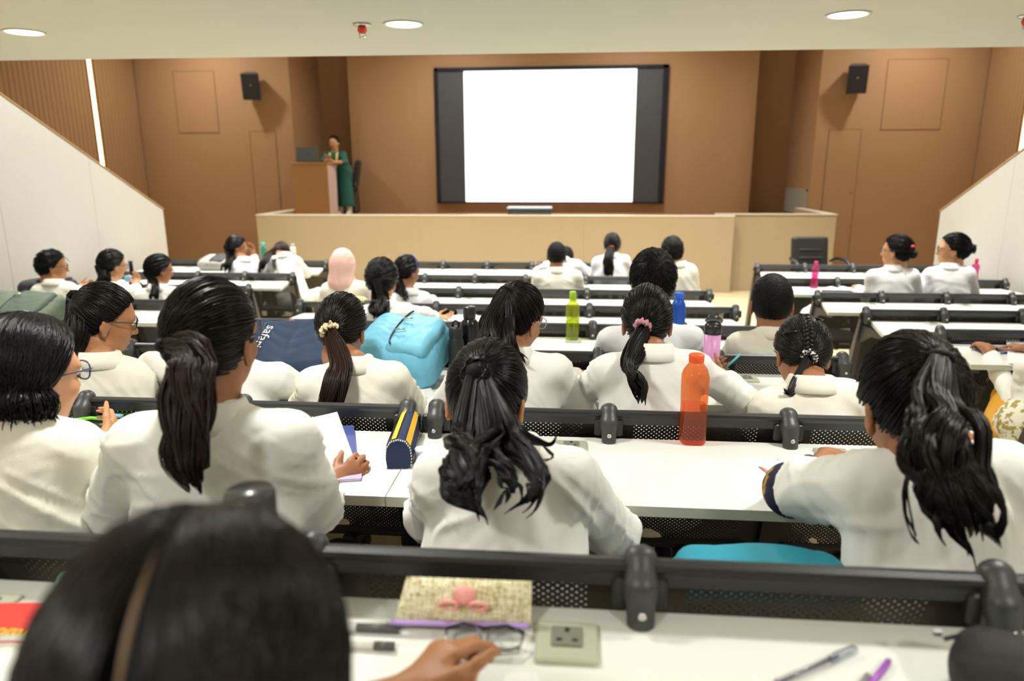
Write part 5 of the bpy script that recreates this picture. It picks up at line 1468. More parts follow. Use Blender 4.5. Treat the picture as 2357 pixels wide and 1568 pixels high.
P_MG = clear_plastic('magenta_plastic', (244, 150, 200), .8); M_mgc = mat('magenta_cap', (222, 40, 110), .35)
MGP = [(.001, .002), (.033, 0), (.036, .008), (.034, .05), (.029, .11), (.031, .13), (.035, .17), (.033, .19), (.014, .208), (.013, .212)]
bottle(on(1873, 663, 6), 'magenta translucent bottle at the left end of the right block', MGP, P_MG, cap=[(.015, .212), (.016, .214), (.016, .25), (.013, .254)], capm=M_mgc, water=.13, waterm=clear_plastic('magenta_water', (250, 206, 228), .97))
bottle(on(2240, 655, 6), 'magenta bottle half hidden behind the rightmost woman', MGP, P_MG, cap=[(.015, .212), (.016, .214), (.016, .25), (.013, .254)], capm=M_mgc)
bottle(on(309, 670, 5), 'dark glass bottle with a long black neck in the left block', [(.001, .002), (.035, 0), (.037, .006), (.037, .12), (.033, .15), (.018, .172), (.015, .18)], clear_plastic('olive_glass', (120, 112, 84), .6),
       cap=[(.017, .178), (.017, .262), (.019, .264), (.019, .275)], capm=mat('neck_black', (26, 26, 28), .35))
fl_ = at(574, 1128, Y=.78); bottle((fl_[0], .78, TZ[0]), 'smoky black flask lid rising behind the nearest head', [(.001, .002), (.029, 0), (.031, .004), (.031, fl_[2] - TZ[0] - .07)], mat('flask_dark', (44, 46, 46), .3),
       cap=[(.0305, fl_[2] - TZ[0] - .07), (.032, fl_[2] - TZ[0] - .066), (.031, fl_[2] - TZ[0] - .004), (.0285, fl_[2] - TZ[0])], capm=mat('flask_cap', (58, 60, 60), .25))

# ================================================================ bags
M_zip = mat('zip_dark', (30, 32, 36), .4); M_zipm = mat('zip_metal', (205, 205, 200), .3, .9)
def backpack(c, R, dims, body_m, pocket_m, label, strap=True, handle=True, h=.010, seed=0, pocket=(.36, .30), pulls=0, trim=None, name='backpack', group='school bags', bottom=None):
    """local: x width, y thickness (-y front), z height. R rotates local to world, c is the centre"""
    c = np.asarray(c, float); R = np.asarray(R, float); W2, T2, H2 = [d / 2 for d in dims]
    root = empty(name, tuple(c)); tag(root, label, 'bag', group)
    L = lambda p: c + R @ np.asarray(p, float)
    s = SDF(); s.rbox(c, (W2, T2, H2), R, min(T2, W2) * .72, k=.02); s.ell(L((0, 0, H2 * .45)), (W2 * .98, T2 * 1.05, H2 * .6), R, k=.03); s.ell(L((0, -T2 * .15, -H2 * .35)), (W2 * .9, T2 * 1.02, H2 * .55), R, k=.03)
    sdf_obj(s, h, 'main_body', body_m, root, disp=wrinkle(seed + 50, .0055, (.8, .8, .8)))
    p = SDF(); p.rbox(L((0, -T2 * .98, -H2 * pocket[0])), (W2 * .78, T2 * .28, H2 * .5), R, T2 * .26, k=.02); p.ell(L((0, -T2 * .95, -H2 * pocket[0])), (W2 * .7, T2 * .36, H2 * .46), R)
    po = sdf_obj(p, h, 'front_pocket', pocket_m, root, disp=wrinkle(seed + 51, .005))
    arc = [L((W2 * .74 * math.cos(t), -T2 * 1.34 + T2 * .05 * math.sin(t), -H2 * pocket[0] + H2 * .30 + H2 * .16 * math.sin(t))) for t in np.linspace(.1, math.pi - .1, 14)]
    z = MB().tube(arc, .0035, 6).build('zipper', M_zip, root)
    arc2 = [L((W2 * .98 * math.cos(t), -T2 * .45, H2 * .25 + H2 * .72 * math.sin(t))) for t in np.linspace(-.3, math.pi + .3, 22)]
    MB().tube(arc2, .004, 6).build('zipper', M_zip if trim is None else trim, root)
    for j in range(pulls):
        q = L((W2 * (.25 - .5 * j), -T2 * 1.40, -H2 * pocket[0] + H2 * .42)); MB().tube([q, q + R @ np.array([.004, -.008, -.02]), q + R @ np.array([.008, -.010, -.045])], .004, 6).build('zip_pull', M_zipm, root)
    if handle: MB().tube([L((-.03, T2 * .5, H2 * .97)), L((-.03, T2 * .5, H2 + .03)), L((.03, T2 * .5, H2 + .03)), L((.03, T2 * .5, H2 * .97))], .007, 8).build('handle', pocket_m, root)
    if strap:
        for sx in (-1, 1): MB().tube([L((sx * W2 * .45, T2 * .9, H2 * .85)), L((sx * W2 * .6, T2 * 1.15, H2 * .3)), L((sx * W2 * .75, T2 * 1.1, -H2 * .4)), L((sx * W2 * .85, T2 * .8, -H2 * .85))], .018, 8, flat=.35).build('strap', pocket_m, root)
    if bottom: 
        bs = SDF(); bs.rbox(L((0, 0, -H2 * .84)), (W2 * 1.01, T2 * 1.01, H2 * .18), R, T2 * .5); sdf_obj(bs, h, 'base_panel', bottom, root)
    return root
def lying(rz, tilt=0.0, spin=0.0):
    """bag on its back, top end pointing along +x rotated by rz"""
    A = Matrix.Rotation(rz, 3, 'Z') @ Matrix.Rotation(tilt, 3, 'Y') @ Matrix(((0, 0, 1), (1, 0, 0), (0, 1, 0))) @ Matrix.Rotation(spin, 3, 'X')
    # local z -> +x, local x -> +y, local y(thickness, back) -> +z ; flip so the front faces up
    F = Matrix(((-1, 0, 0), (0, -1, 0), (0, 0, 1)))
    return np.array(A @ F)
def leaning(rz, tilt):
    return np.array(Matrix.Rotation(math.radians(tilt), 3, 'X')) @ lying(math.radians(rz))
pg = on(52, 770, 4)
backpack(np.array([at(44, 735, Y=YK[3] - .2)[0], YK[3] - .19, TZ[3] + .128]), leaning(176, 24), (.30, .15, .46), mat('green_canvas', (94, 108, 92), .75, bump=(300, .2)), mat('green_canvas_dark', (82, 96, 84), .75, bump=(300, .2)), 'grey-green backpack lying on the left desk', seed=1, h=.012, pulls=1)
backpack(np.array([at(668, 800, Y=YK[2] - .16)[0], YK[2] - .19, TZ[2] + .122]), leaning(4, 33), (.27, .11, .42), mat('navy_nylon', (36, 58, 92), .55, bump=(300, .1)), mat('navy_nylon_dark', (30, 48, 80), .55), 'navy backpack with white lettering lying on the desk', seed=2, h=.009, pocket=(.9, .3), trim=mat('crimson_piping', (150, 40, 66), .5))
nv = bpy.data.objects[[o.name for o in bpy.data.objects if o.get('label') == 'navy backpack with white lettering lying on the desk'][0]]
tc_ = at(612, 797, Y=YK[2] - .22)
text_on('safari', .060, mat('white_print', (236, 238, 240), .6), Matrix.Translation((tc_[0], YK[2] - .19 - .072 * math.sin(math.radians(33)), TZ[2] + .122 + .072 * math.cos(math.radians(33)))) @ Matrix.Rotation(math.radians(33), 4, 'X') @ Matrix.Rotation(math.radians(-104), 4, 'Z'), nv)
sb = at(934, 830, Y=YK[2] - .2)
backpack(np.array([sb[0], YK[2] - .21, TZ[2] + .128]), leaning(166, 24), (.30, .185, .34), mat('sky_blue_nylon', (112, 190, 222), .5, bump=(200, .15)), mat('sky_blue_nylon_b', (122, 200, 230), .5, bump=(200, .15)), 'sky-blue backpack with zip pulls lying on the desk', seed=3, h=.009, pulls=2, trim=mat('blue_zip', (70, 150, 196), .5))
gb = on(528, 612, 7)
backpack(np.array([gb[0], YK[7] - .20, TZ[7] + .080]), leaning(176, 14), (.28, .11, .32), mat('light_grey_canvas', (158, 156, 148), .7), mat('dark_grey_canvas', (60, 60, 60), .7), 'grey and black backpack on the left front desk', seed=4, h=.014, trim=M_zip)
bb = on(178, 668, 5)
backpack(np.array([bb[0], YK[5] - .22, TZ[5] + .075]), lying(math.radians(180)), (.28, .15, .40), mat('black_nylon', (38, 40, 44), .5), mat('black_nylon_b', (30, 32, 36), .5), 'black bag on the left block desk behind the tousled student', seed=5, h=.014)
tb = at(1762, 1296, Y=YK[0] + .30)
backpack(np.array([tb[0], YK[0] + .33, FZ[1] + .44 + .165]), np.eye(3), (.35, .16, .315), mat('teal_nylon', (30, 146, 170), .6, bump=(200, .1)), mat('teal_nylon_b', (70, 136, 156), .6), 'teal backpack standing on the empty seat', seed=6, h=.009, handle=False)
bl_ = at(4, 712, Y=YK[4] - .25); s = SDF(); s.rbox((bl_[0] - .05, YK[4] - .17, TZ[4] + .06), (.09, .12, .06), None, .04)
tag(sdf_obj(s, .012, 'cloth_bag', mat('royal_blue_cloth', (34, 66, 134), .7), None, wrinkle(60, .004), (bl_[0] - .06, YK[4] - .17, TZ[4])), 'blue cloth bag at the left picture edge beside the green backpack', 'bag', 'school bags')
wb = at(1860, 735, Y=YK[5] + .10); s = SDF(); s.ell((wb[0] + .01, YK[5] + .20, wb[2] - .02), (.05, .07, .10))
s.cap((wb[0] + .02, YK[5] + .2, wb[2] + .04), (wb[0] + .05, YK[5] + .2, wb[2] + .09), .03, .02)
o = sdf_obj(s, .010, 'cloth_bag', COATS[0], None, wrinkle(61, .004), (wb[0], YK[5] + .2, wb[2] - .12)); tag(o, 'white cloth bundle hanging at the desk end by the right aisle', 'cloth', 'school bags')
yb = at(822, 690, Y=YK[4] + .12); s = SDF(); s.ell((yb[0], YK[4] + .14, yb[2] - .015), (.075, .05, .035))
tag(sdf_obj(s, .010, 'cloth_pouch', mat('mustard_pouch', (206, 190, 130), .8), None, wrinkle(62, .004), (yb[0], YK[4] + .14, yb[2] - .05)), 'pale yellow cloth pouch behind the woman in the pink headscarf', 'pouch')

# ================================================================ small things on the desks
M_paper = mat('paper_white', (240, 241, 240), .8, spec=.2)
def sheet(corners, label, name='paper_sheet', m=M_paper, thick=.0012, sag=0.0, cat='paper', group='loose papers'):
    """thin curved sheet from four world corners (order around)"""
    A, B, C_, D = [np.asarray(p, float) for p in corners]; n = 8; v = []; f = []
    nr = np.cross(B - A, D - A); nr /= np.linalg.norm(nr)
    for s_ in (0, 1):
        for i in range(n + 1):
            for j in range(n + 1):
                u, w = i / n, j / n
                p = (1 - u) * (1 - w) * A + u * (1 - w) * B + u * w * C_ + (1 - u) * w * D
                v.append(p + nr * (sag * math.sin(math.pi * u) * (.5 + .5 * w) + s_ * thick))
    N = (n + 1) ** 2
    for i in range(n):
        for j in range(n):
            a = i * (n + 1) + j; f.append((a, a + 1, a + n + 2, a + n + 1)); f.append((N + a, N + a + n + 1, N + a + n + 2, N + a + 1))
    per = [i * (n + 1) for i in range(n + 1)] + [n * (n + 1) + j for j in range(1, n + 1)] + [i * (n + 1) + n for i in range(n - 1, -1, -1)] + [j for j in range(n - 1, 0, -1)]
    for a, b2 in zip(per, per[1:] + per[:1]): f.append((a, b2, N + b2, N + a))
    mb = MB().add(v, f, True); o = mb.build(name, m, None, off=A); return tag(o, label, cat, group)
yp = I16['W'][1][1] + .06
sheet([at(690, 966, Y=yp + .02), at(776, 948, Y=yp + .06), at(822, 1074, Y=yp - .02), at(742, 1092, Y=yp - .04)], 'white sheet held up by the tall ponytail woman', sag=.010)
def slab(corners_px, k, thick, name, m, label, cat, z0=0.0, page=None, group=None):
    P = [on(p[0], p[1], k, z0) for p in corners_px]; c = np.mean(P, 0)
    root = empty(name, (c[0], c[1], TZ[k] + z0)); tag(root, label, cat, group)
    poly = [(p[0], p[1]) for p in P]
    ar = sum(poly[i][0] * poly[(i + 1) % 4][1] - poly[(i + 1) % 4][0] * poly[i][1] for i in range(4))
    if ar < 0: poly = poly[::-1]
    if page:
        MB().prism(poly, TZ[k] + z0, TZ[k] + z0 + .002).build('back_cover', m, root)
        inn = [(c[0] + (x - c[0]) * .975, c[1] + (y - c[1]) * .975) for x, y in poly]
        MB().prism(inn, TZ[k] + z0 + .002, TZ[k] + z0 + thick - .002).build('pages', M_paper, root)
        MB().prism(poly, TZ[k] + z0 + thick - .002, TZ[k] + z0 + thick).build('front_cover', page, root)
    else: MB().prism(poly, TZ[k] + z0, TZ[k] + z0 + thick).build('sheets', m, root)
    return root
M_navyc = mat('navy_cover', (70, 82, 146), .5); M_lilac = mat('lilac_cover', (188, 176, 222), .5)
slab([(735, 995), (815, 992), (822, 1058), (738, 1062)], 1, .018, 'notebook', M_navyc, 'navy notebook under the held sheet', 'book', page=M_navyc, group='books and notebooks')
slab([(740, 1085), (835, 1080), (832, 1108), (736, 1114)], 1, .008, 'notebook', M_lilac, 'lilac notebook beneath the reading hand', 'book', page=M_lilac, group='books and notebooks')
slab([(930, 885), (982, 883), (1010, 928), (950, 932)], 2, .010, 'paper_stack', M_paper, 'stack of white papers beside the sky-blue backpack', 'paper', group='loose papers')
slab([(968, 878), (980, 877), (983, 883), (970, 884)], 2, .014, 'sticky_notes', M_navyc, 'small blue pad on the paper stack', 'notepad')
def open_book(c, w, d, rz, label, m=M_paper, group='books and notebooks', cover=None):
    root = empty('open_book', tuple(c), rz); tag(root, label, 'book', group)
    for s in (-1, 1):
        v = []; f = []; n = 10
        for t in (0, 1):
            for i in range(n + 1):
                u = i / n; z = .004 + (.028 * math.sin(math.pi * min(u * 1.3, 1)) * (1 - .6 * u)) * (1 if t else .0) + (.0 if t else -.002)
                v += [(s * u * w, -d / 2, z), (s * u * w, d / 2, z)]
        N = 2 * (n + 1)
        for i in range(n):
            a = 2 * i; f += [(a, a + 1, a + 3, a + 2), (N + a, N + a + 2, N + a + 3, N + a + 1), (a, a + 2, N + a + 2, N + a), (a + 1, N + a + 1, N + a + 3, a + 3)]
        f.append((2 * n, 2 * n + 1, N + 2 * n + 1, N + 2 * n))
        MB().add(v, f, True).build('page_block', m, None).parent = root
    if cover:
        MB().box((0, 0, .001), (2 * w + .012, d + .012, .002)).build('cover', cover, None).parent = root
    return root
p = on(1942, 672, 6); open_book((p[0], YK[6] - .22, TZ[6]), .16, .22, .1, 'open white book on the desk beside the magenta bottle', cover=mat('dark_cover', (40, 40, 42), .6))
p = on(1950, 690, 6); s = SDF(); s.rbox((p[0] + .02, YK[6] - .375, TZ[6] + .015), (.13, .045, .015), None, .012)
tag(sdf_obj(s, .009, 'pencil_pouch', mat('black_pouch', (34, 35, 38), .6), None, wrinkle(63, .003), (p[0], YK[6] - .375, TZ[6])), 'flat black pouch in front of the open white book', 'pouch', 'pencil pouches')
p = on(1045, 738, 4); open_book((p[0] - .02, YK[4] - .26, TZ[4]), .17, .24, .25, 'thick open textbook under the flower-clip girl\'s hand', cover=mat('grey_cover', (150, 146, 140), .6))
slab([(1052, 706), (1092, 722), (1110, 735), (1052, 742)], 4, .004, 'paper_stack', M_paper, 'white sheets beyond the black bottles', 'paper', group='loose papers')
# striped pencil case
pf, pb = on(918, 1080, 1), on(944, 992, 1)
ax = pb - pf; Lc = np.linalg.norm(ax); ax /= Lc; lt = np.array([ax[1], -ax[0], 0]); cc = (pf + pb) / 2; cc[2] = TZ[1]
root = empty('pencil_case', tuple(cc)); tag(root, 'navy zip pencil case with yellow stripes and white stitching', 'pencil case', 'pencil pouches')
secp = [(-.030, .002), (.030, .002), (.033, .03), (.030, .055), (.018, .073), (0, .078), (-.018, .073), (-.030, .055), (-.033, .03)]
def sec(u, sc=1.0): return [cc + ax * u * Lc / 2 + lt * a * sc + np.array([0, 0, b * (1 if b < .01 else sc)]) for a, b in secp]
mb = MB(); rings = [sec(-1), sec(-.9, 1.03), sec(0, 1.0), sec(.8, .94), sec(1, .86)]; v = [p for rr in rings for p in rr]; n = 9
f = [(i * n + j, i * n + (j + 1) % n, (i + 1) * n + (j + 1) % n, (i + 1) * n + j) for i in range(4) for j in range(n)] + [tuple(range(n - 1, -1, -1)), tuple(4 * n + j for j in range(n))]
mb.add(v, f); shade_auto(mb.build('case_body', mat('navy_canvas', (30, 46, 84), .8, bump=(400, .3)), root), 50)
M_ystr = mat('yellow_stripe', (240, 186, 40), .7)
for a0, z0_, a1, z1_ in ((.0195, .0745, .030, .058), (-.004, .0795, -.0155, .0765), (-.029, .060, -.032, .045)):
    mb = MB(); v = []
    for u, sc in ((-.96, 1.03), (-.5, 1.02), (0, 1.0), (.5, .97), (.96, .88)):
        for a, zz in ((a0, z0_), (a1, z1_)): v.append(cc + ax * u * Lc / 2 + lt * a * sc * 1.04 + np.array([0, 0, zz * sc + .0022]))
    mb.add(v, [(2 * i, 2 * i + 1, 2 * i + 3, 2 * i + 2) for i in range(4)]); mb.build('stripe', M_ystr, root)
mb = MB()
for t in range(26):
    i = t / 26 * (len(secp) - 1); k_ = int(i); ff = i - k_
    a = secp[k_][0] * (1 - ff) + secp[k_ + 1][0] * ff; b2 = secp[k_][1] * (1 - ff) + secp[k_ + 1][1] * ff
    mb.box(cc - ax * Lc / 2 * .985 + lt * a * 1.04 + np.array([0, 0, b2 * 1.02 + .001]), (.0028, .004, .0035))
mb.build('stitching', mat('white_thread', (236, 236, 230), .7), root)
MB().tube([cc + ax * (Lc / 2 - .003) + np.array([0, 0, .062]), cc + ax * (Lc / 2 + .012) + np.array([0, 0, .085]), cc + ax * (Lc / 2 + .014) + np.array([0, 0, .10])], .005, 7, flat=.5).build('pull_tab', mat('navy_tab', (26, 60, 100), .7), root)
# small white jar
p = on(972, 1062, 1); root = empty('jar', tuple(p)); tag(root, 'small white jar half hidden by the bowed woman\'s shoulder', 'jar')
MB().lathe([(.001, .001), (.019, 0), (.020, .003), (.020, .026)], 22, p).build('body', mat('jar_white', (232, 234, 234), .4), root); MB().lathe([(.021, .026), (.021, .036), (.019, .038)], 22, p).build('lid', mat('jar_lid', (214, 222, 228), .35), root)
# green rimmed pencil box by the bob-haired woman
p = on(238, 985, 1); root = empty('pencil_box', tuple(p)); tag(root, 'clear pencil box with a bright green rim', 'pencil box', 'pencil pouches')
MB().box((p[0], p[1] + .03, p[2] + .012), (.16, .07, .022), bev=.006).build('tray', clear_plastic('clear_grey', (190, 196, 190), .75), root)
MB().tube([(p[0] - .08, p[1] - .005, p[2] + .026), (p[0] - .03, p[1] - .007, p[2] + .034), (p[0] + .04, p[1] - .007, p[2] + .03), (p[0] + .08, p[1] - .005, p[2] + .022), (p[0] + .08, p[1] + .065, p[2] + .022), (p[0] - .08, p[1] + .065, p[2] + .026)], .005, 8, close=True).build('rim', mat('lime_rim', (120, 214, 40), .4), root)
MB().box((p[0] + .02, p[1] + .03, p[2] + .028), (.05, .02, .010), bev=.003).build('eraser', mat('blue_eraser', (130, 180, 220), .6), root)
# turquoise pen
def pen(a, b, r, m, label, tip=None, clip=None, capm=None, name='pen', cat='pen', capfrac=.0, group='pens and pencils'):
    a, b = np.asarray(a, float), np.asarray(b, float); d = (b - a); L = np.linalg.norm(d); d /= L; root = empty(name, tuple(a)); tag(root, label, cat, group)
    MB().tube([a + d * L * .08, a + d * L * (1 - capfrac)], r, 10).build('barrel', m, root)
    MB().tube([a, a + d * L * .03, a + d * L * .085], [r * .15, r * .45, r * .98], 10).build('tip', tip or m, root)
    if capfrac: MB().tube([a + d * L * (1 - capfrac), b], r * 1.15, 10).build('cap', capm or m, root)
    if clip: MB().tube([a + d * L * .72 + np.array([0, 0, r * 1.5]), a + d * L * .97 + np.array([0, 0, r * 1.4])], r * .3, 6).build('clip', clip, root)
    return root
M_turq = mat('turquoise', (108, 200, 204), .4)
pen(at(1664, 852, Y=I16['mid'][1] * 0 + YK[1] + .84), at(1704, 816, Y=YK[1] + .80), .0042, M_turq, 'turquoise pen held upright by the pink-scrunchie girl', clip=M_turq)
# left block: pouch and folder
p = at(296, 642, Y=YK[4] + .80); s = SDF(); s.rbox(p, (.035, .02, .028), None, .015)
tag(sdf_obj(s, .008, 'pouch', mat('light_blue_pouch', (126, 180, 220), .6), None, wrinkle(64, .003), p), 'small light blue pouch held by the curly-ponytail girl', 'pouch', 'pencil pouches')
slab([(318, 662), (352, 648), (392, 662), (350, 680)], 5, .006, 'folder', mat('purple_folder', (120, 82, 200), .5), 'purple folder between the curly and the straight ponytail', 'folder')
# right block desk: notebook, phone, pens
slab([(2316, 788), (2400, 792), (2410, 850), (2320, 842)], 3, .014, 'notebook', M_paper, 'white notebook at the right picture edge', 'book', page=M_paper, group='books and notebooks')
pen(on(2332, 800, 3, .018), on(2385, 806, 3, .018), .004, mat('salmon_pencil', (232, 150, 110), .5), 'salmon pencil lying on the white notebook', name='pencil', cat='pencil')
root = slab([(2241, 803), (2272, 797), (2313, 803), (2275, 812)], 3, .009, 'phone', mat('phone_silver', (170, 168, 190), .3, .5), 'dark phone in a silver case on the right desk', 'phone')
P = [on(q[0], q[1], 3, .0092) for q in ((2246, 803), (2274, 798), (2308, 803), (2275, 810))]; MB().prism([(q[0], q[1]) for q in P][::-1], TZ[3] + .0092, TZ[3] + .0100).build('screen', mat('phone_glass', (20, 20, 26), .08), root)
pen(on(2208, 789, 3, .005), on(2312, 787, 3, .005), .0045, mat('blue_pen', (52, 74, 150), .35), 'blue pen lying along the rail beside the phone', capfrac=.25)
pen(on(2300, 814, 3, .005), on(2326, 811, 3, .005), .004, mat('blue_pen', (52, 74, 150), .35), 'short blue pen in front of the phone')
# card under the floral sleeve
sheet([on(1745, 1072, 1, .003), on(1800, 1054, 1, .004), on(1830, 1072, 1, .004), on(1775, 1096, 1, .003)], 'printed card beside the navy floral sleeve', name='card', m=spotted('printed_card', (214, 232, 236), (220, 120, 110), 18, .62), sag=.0)

# ---- nearest desk
def desk0(px, py, dz=0.0): return on(px, py, 0, dz)
# gold tweed pouch leaning on the rail
A_, B_ = desk0(905, 1438, .004), desk0(1222, 1446, .004); C_, D_ = at(1224, 1338, Y=YK[0] - .028), at(936, 1327, Y=YK[0] - .028)
root = empty('zip_pouch', tuple((A_ + B_) / 2)); tag(root, 'gold tweed zip pouch with a pink bow and lilac zip', 'pouch', 'pencil pouches')
nr = np.cross(B_ - A_, D_ - A_); nr /= np.linalg.norm(nr)
def pouch_pt(u, w, s): return (1 - u) * (1 - w) * A_ + u * (1 - w) * B_ + u * w * C_ + (1 - u) * w * D_ + nr * s
mb = MB(); nu, nw = 26, 12; v = []; f = []
prg = np.random.default_rng(9)
for s_ in (1, -1):
    for i in range(nu + 1):
        for j in range(nw + 1):
            u, w = i / nu, j / nw; th = .016 * (math.sin(math.pi * u) * math.sin(math.pi * w)) ** .45 if 0 < i < nu and 0 < j < nw else 0.0
            v.append(pouch_pt(u, w, s_ * th + (prg.normal() * .0012 if th else 0)))
N = (nu + 1) * (nw + 1)
for i in range(nu):
    for j in range(nw):
        a = i * (nw + 1) + j; f.append((a, a + nw + 1, a + nw + 2, a + 1)); f.append((N + a, N + a + 1, N + a + nw + 2, N + a + nw + 1))
def tweed():
    m = bpy.data.materials.new('gold_tweed'); m.use_nodes = True; nt = m.node_tree; b = nt.nodes['Principled BSDF']; L = nt.links
    tc = nt.nodes.new('ShaderNodeTexCoord')
    cols = []
    for sc in ((420, 60, 60), (60, 420, 420)):
        mp = nt.nodes.new('ShaderNodeMapping'); mp.inputs['Scale'].default_value = sc; n = nt.nodes.new('ShaderNodeTexNoise'); n.inputs['Scale'].default_value = .8; n.inputs['Detail'].default_value = 3
        L.new(tc.outputs['Object'], mp.inputs['Vector']); L.new(mp.outputs['Vector'], n.inputs['Vector']); cols.append(n)
    ad = nt.nodes.new('ShaderNodeMath'); ad.operation = 'ADD'; L.new(cols[0].outputs['Fac'], ad.inputs[0]); L.new(cols[1].outputs['Fac'], ad.inputs[1])
    hf = nt.nodes.new('ShaderNodeMath'); hf.operation = 'MULTIPLY'; hf.inputs[1].default_value = .5; L.new(ad.outputs[0], hf.inputs[0])
    r = nt.nodes.new('ShaderNodeValToRGB'); e = r.color_ramp.elements; e[0].position = .36; e[0].color = (*lin((172, 158, 92)), 1); e[1].position = .60; e[1].color = (*lin((240, 236, 208)), 1)
    L.new(hf.outputs[0], r.inputs['Fac']); L.new(r.outputs['Color'], b.inputs['Base Color']); b.inputs['Roughness'].default_value = .6
    bp = nt.nodes.new('ShaderNodeBump'); bp.inputs['Strength'].default_value = .6; bp.inputs['Distance'].default_value = .002; L.new(hf.outputs[0], bp.inputs['Height']); L.new(bp.outputs['Normal'], b.inputs['Normal'])
    return m
mb.add(v, f, True).build('tweed_body', tweed(), root)
MB().tube([pouch_pt(u, .05, .015) for u in np.linspace(-.01, .99, 16)], .0055, 8, flat=.6).build('zip', mat('lilac_zip', (168, 138, 204), .5), root)
M_bow = mat('pink_bow', (244, 170, 164), .5); bc = pouch_pt(.5, .60, .018)
bow = SDF(); bow.ell(bc + np.array([0, 0, .008]), (.015, .005, .009)); bow.ell(bc, (.008, .010, .008)); sdf_obj(bow, .003, 'bow', M_bow, root)
for s_ in (-1, 1):
    cL = bc + np.array([s_ * .021, -.010, -.007]); MB().tube([cL + np.array([.013 * math.cos(t), -.006 * math.sin(t), .010 * math.sin(t)]) for t in np.linspace(0, 2 * math.pi, 14, endpoint=False)], .003, 7, close=True).build('bow_loop', M_bow, root)
sq = MB()
for i in range(60):
    u, w = prg.uniform(.04, .96), prg.uniform(.08, .95); q = pouch_pt(u, w, .0165 * (math.sin(math.pi * u) * math.sin(math.pi * w)) ** .45 + .0012); sq.box(q, (.0022, .0022, .0022), rot=Matrix.Rotation(prg.uniform(0, 3), 3, 'X'))
so = sq.build('sequins', mat('sequin', (250, 240, 190), .12, .9), root); so['kind'] = 'stuff'
# folded glasses on the desk
c = desk0(1112, 1500, .0); root = empty('eyeglasses', tuple(c)); tag(root, 'folded black-rimmed glasses lying on the nearest desk', 'glasses')
for s_ in (-1, 1):
    ring = [(c[0] + s_ * .029 + .025 * math.cos(t), c[1] + .012 + .012 * math.sin(t), c[2] + .014 + .011 * math.sin(t)) for t in np.linspace(0, 2 * math.pi, 20, endpoint=False)]
    ri = MB().tube(ring, .0016, 7, close=True).build('rim', mat('grey_rim', (120, 122, 130), .3, .5), root); MB().add(ring, [tuple(range(20))]).build('lens', M_lens, ri)
MB().tube([(c[0] - .056, c[1] + .018, c[2] + .020), (c[0] - .03, c[1] + .024, c[2] + .0255), (c[0], c[1] + .021, c[2] + .022), (c[0] + .03, c[1] + .024, c[2] + .0255), (c[0] + .056, c[1] + .018, c[2] + .020)], .0024, 7).build('brow_bar', mat('black_rim', (20, 22, 30), .3), root)
MB().tube([(c[0] + .056, c[1] + .016, c[2] + .020), (c[0] + .050, c[1] - .012, c[2] + .010), (c[0] - .02, c[1] - .022, c[2] + .004), (c[0] - .055, c[1] - .016, c[2] + .004)], .002, 7).build('temple', mat('silver_temple', (170, 168, 160), .3, .8), root)
MB().tube([(c[0] - .056, c[1] + .016, c[2] + .020), (c[0] - .05, c[1] - .004, c[2] + .016), (c[0] + .02, c[1] - .008, c[2] + .012), (c[0] + .05, c[1] - .002, c[2] + .010)], .002, 7).build('temple', mat('silver_temple', (170, 168, 160), .3, .8), root)
M_dg = mat('marker_grey', (84, 84, 80), .4); M_lgp = mat('marker_white', (226, 228, 222), .4)
pen(desk0(690, 1440, .006), desk0(918, 1449, .006), .0055, M_lgp, 'dark-capped marker lying left of the gold pouch', capfrac=.42, capm=M_dg)
pen(desk0(700, 1480, .006), desk0(908, 1488, .006), .0055, M_lgp, 'white marker with a grey end beside the dark-capped one', capfrac=.22, capm=M_dg)
pen(desk0(740, 1432, .005), desk0(925, 1436, .005), .0045, M_lgp, 'white pen with a blue end touching the gold pouch', capfrac=.10, capm=mat('blue_end', (70, 100, 180), .4))
r_ = pen(desk0(1770, 1580, .006), desk0(1968, 1494, .006), .0052, clear_plastic('clear_barrel', (240, 236, 240), .93), 'clear ballpoint pen lying on the nearest desk', capfrac=.30, capm=clear_plastic('clear_cap', (232, 234, 238), .9), clip=clear_plastic('clear_cap', (232, 234, 238), .9))
a, b2 = desk0(1790, 1572, .006), desk0(1930, 1510, .006); MB().tube([a, b2], .0016, 7).build('ink_tube', mat('ink', (54, 54, 80), .4), r_)
pen(desk0(2050, 1516, .005), desk0(1985, 1600, .005), .0042, mat('purple_pencil', (168, 96, 200), .4), 'purple pencil lying at the bottom right', tip=mat('pencil_wood', (220, 170, 120), .6), name='pencil', cat='pencil')
pen(desk0(2000, 1552, .005), desk0(1968, 1600, .005), .0045, mat('grey_pen', (150, 140, 142), .4), 'grey pen end beside the purple pencil')
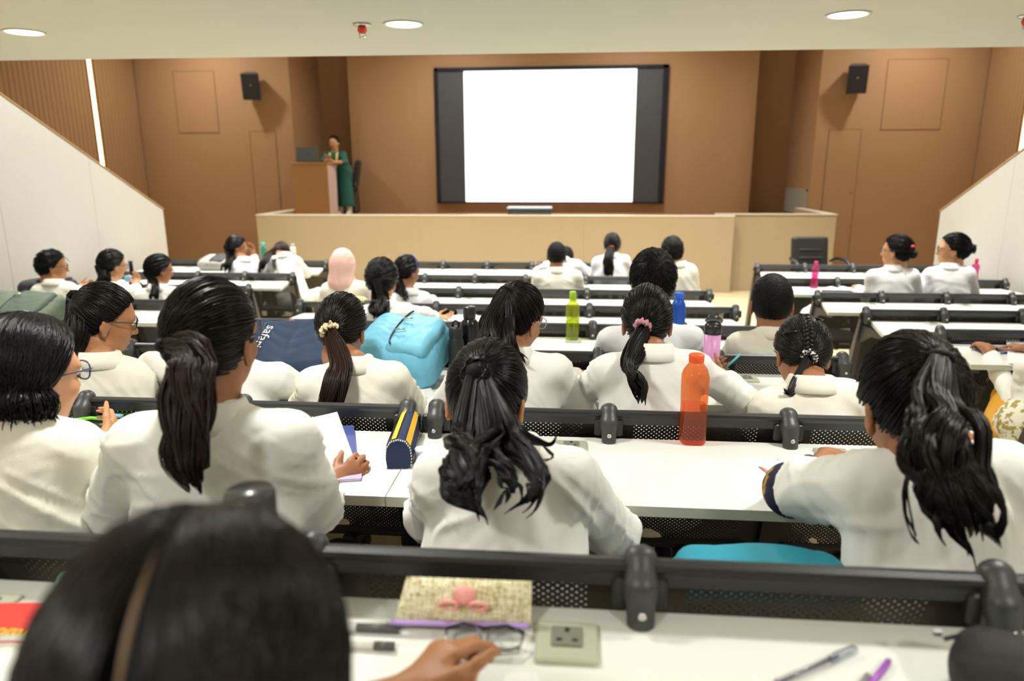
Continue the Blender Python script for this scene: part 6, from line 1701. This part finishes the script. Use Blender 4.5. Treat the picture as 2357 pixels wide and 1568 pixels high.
# black zip pouch at the bottom right
pb_ = desk0(2335, 1630, 0); s = SDF(); s.rbox((pb_[0] + .005, pb_[1] + .0, TZ[0] + .040), (.075, .05, .040), np.array(Matrix.Rotation(-.35, 3, 'Z')), .030); s.ell((pb_[0], pb_[1], TZ[0] + .045), (.07, .05, .042), np.array(Matrix.Rotation(-.35, 3, 'Z')))
root = empty('zip_pouch', (pb_[0], pb_[1], TZ[0])); tag(root, 'black zipped pouch in the bottom right corner', 'pouch', 'pencil pouches')
sdf_obj(s, .006, 'pouch_body', mat('black_fabric', (30, 30, 32), .7, bump=(300, .2)), root, wrinkle(65, .002))
MB().tube([(pb_[0] - .07, pb_[1] + .045, TZ[0] + .06), (pb_[0] - .03, pb_[1] + .035, TZ[0] + .083), (pb_[0] + .05, pb_[1] + .005, TZ[0] + .086)], .003, 7).build('zip', M_zip, root)
MB().box((pb_[0] - .074, pb_[1] + .055, TZ[0] + .062), (.010, .006, .006)).build('zip_pull', M_zipm, root)
# red book and teal case at the left
M_redc = mat('red_cover', (216, 66, 58), .4)
root = slab([(-120, 1412), (104, 1408), (70, 1478), (-160, 1482)], 0, .016, 'textbook', M_redc, 'red textbook with yellow lettering at the lower left edge', 'book', page=M_redc, group='books and notebooks')
tq = desk0(22, 1452, .017); text_on('onomics', .030, mat('yellow_print', (238, 204, 50), .5), Matrix.Translation((tq[0], tq[1], TZ[0] + .0165)) @ Matrix.Rotation(math.radians(2), 4, 'Z'), root)
pc_ = desk0(190, 1365, 0); s = SDF(); s.rbox((pc_[0] + .02, pc_[1] + .02, TZ[0] + .016), (.065, .026, .016), np.array(Matrix.Rotation(.45, 3, 'Z')), .014)
root = empty('pencil_box', (pc_[0], pc_[1], TZ[0])); tag(root, 'mint green case with round holes beside the red textbook', 'pencil box', 'pencil pouches')
sdf_obj(s, .004, 'shell', mat('mint', (128, 198, 172), .45), root)
for dx in (-.032, -.008): MB().lathe([(.0075, 0), (.0075, .0012)], 14, (pc_[0] + .02 + dx * .9, pc_[1] + .008 + dx * .42, TZ[0] + .0322)).build('hole', M_hole, root)
sheet([desk0(1165, 1550, .001), desk0(1235, 1546, .001), desk0(1270, 1620, .001), desk0(1110, 1620, .001)], 'white paper corner at the bottom edge', sag=.0, thick=.0008)
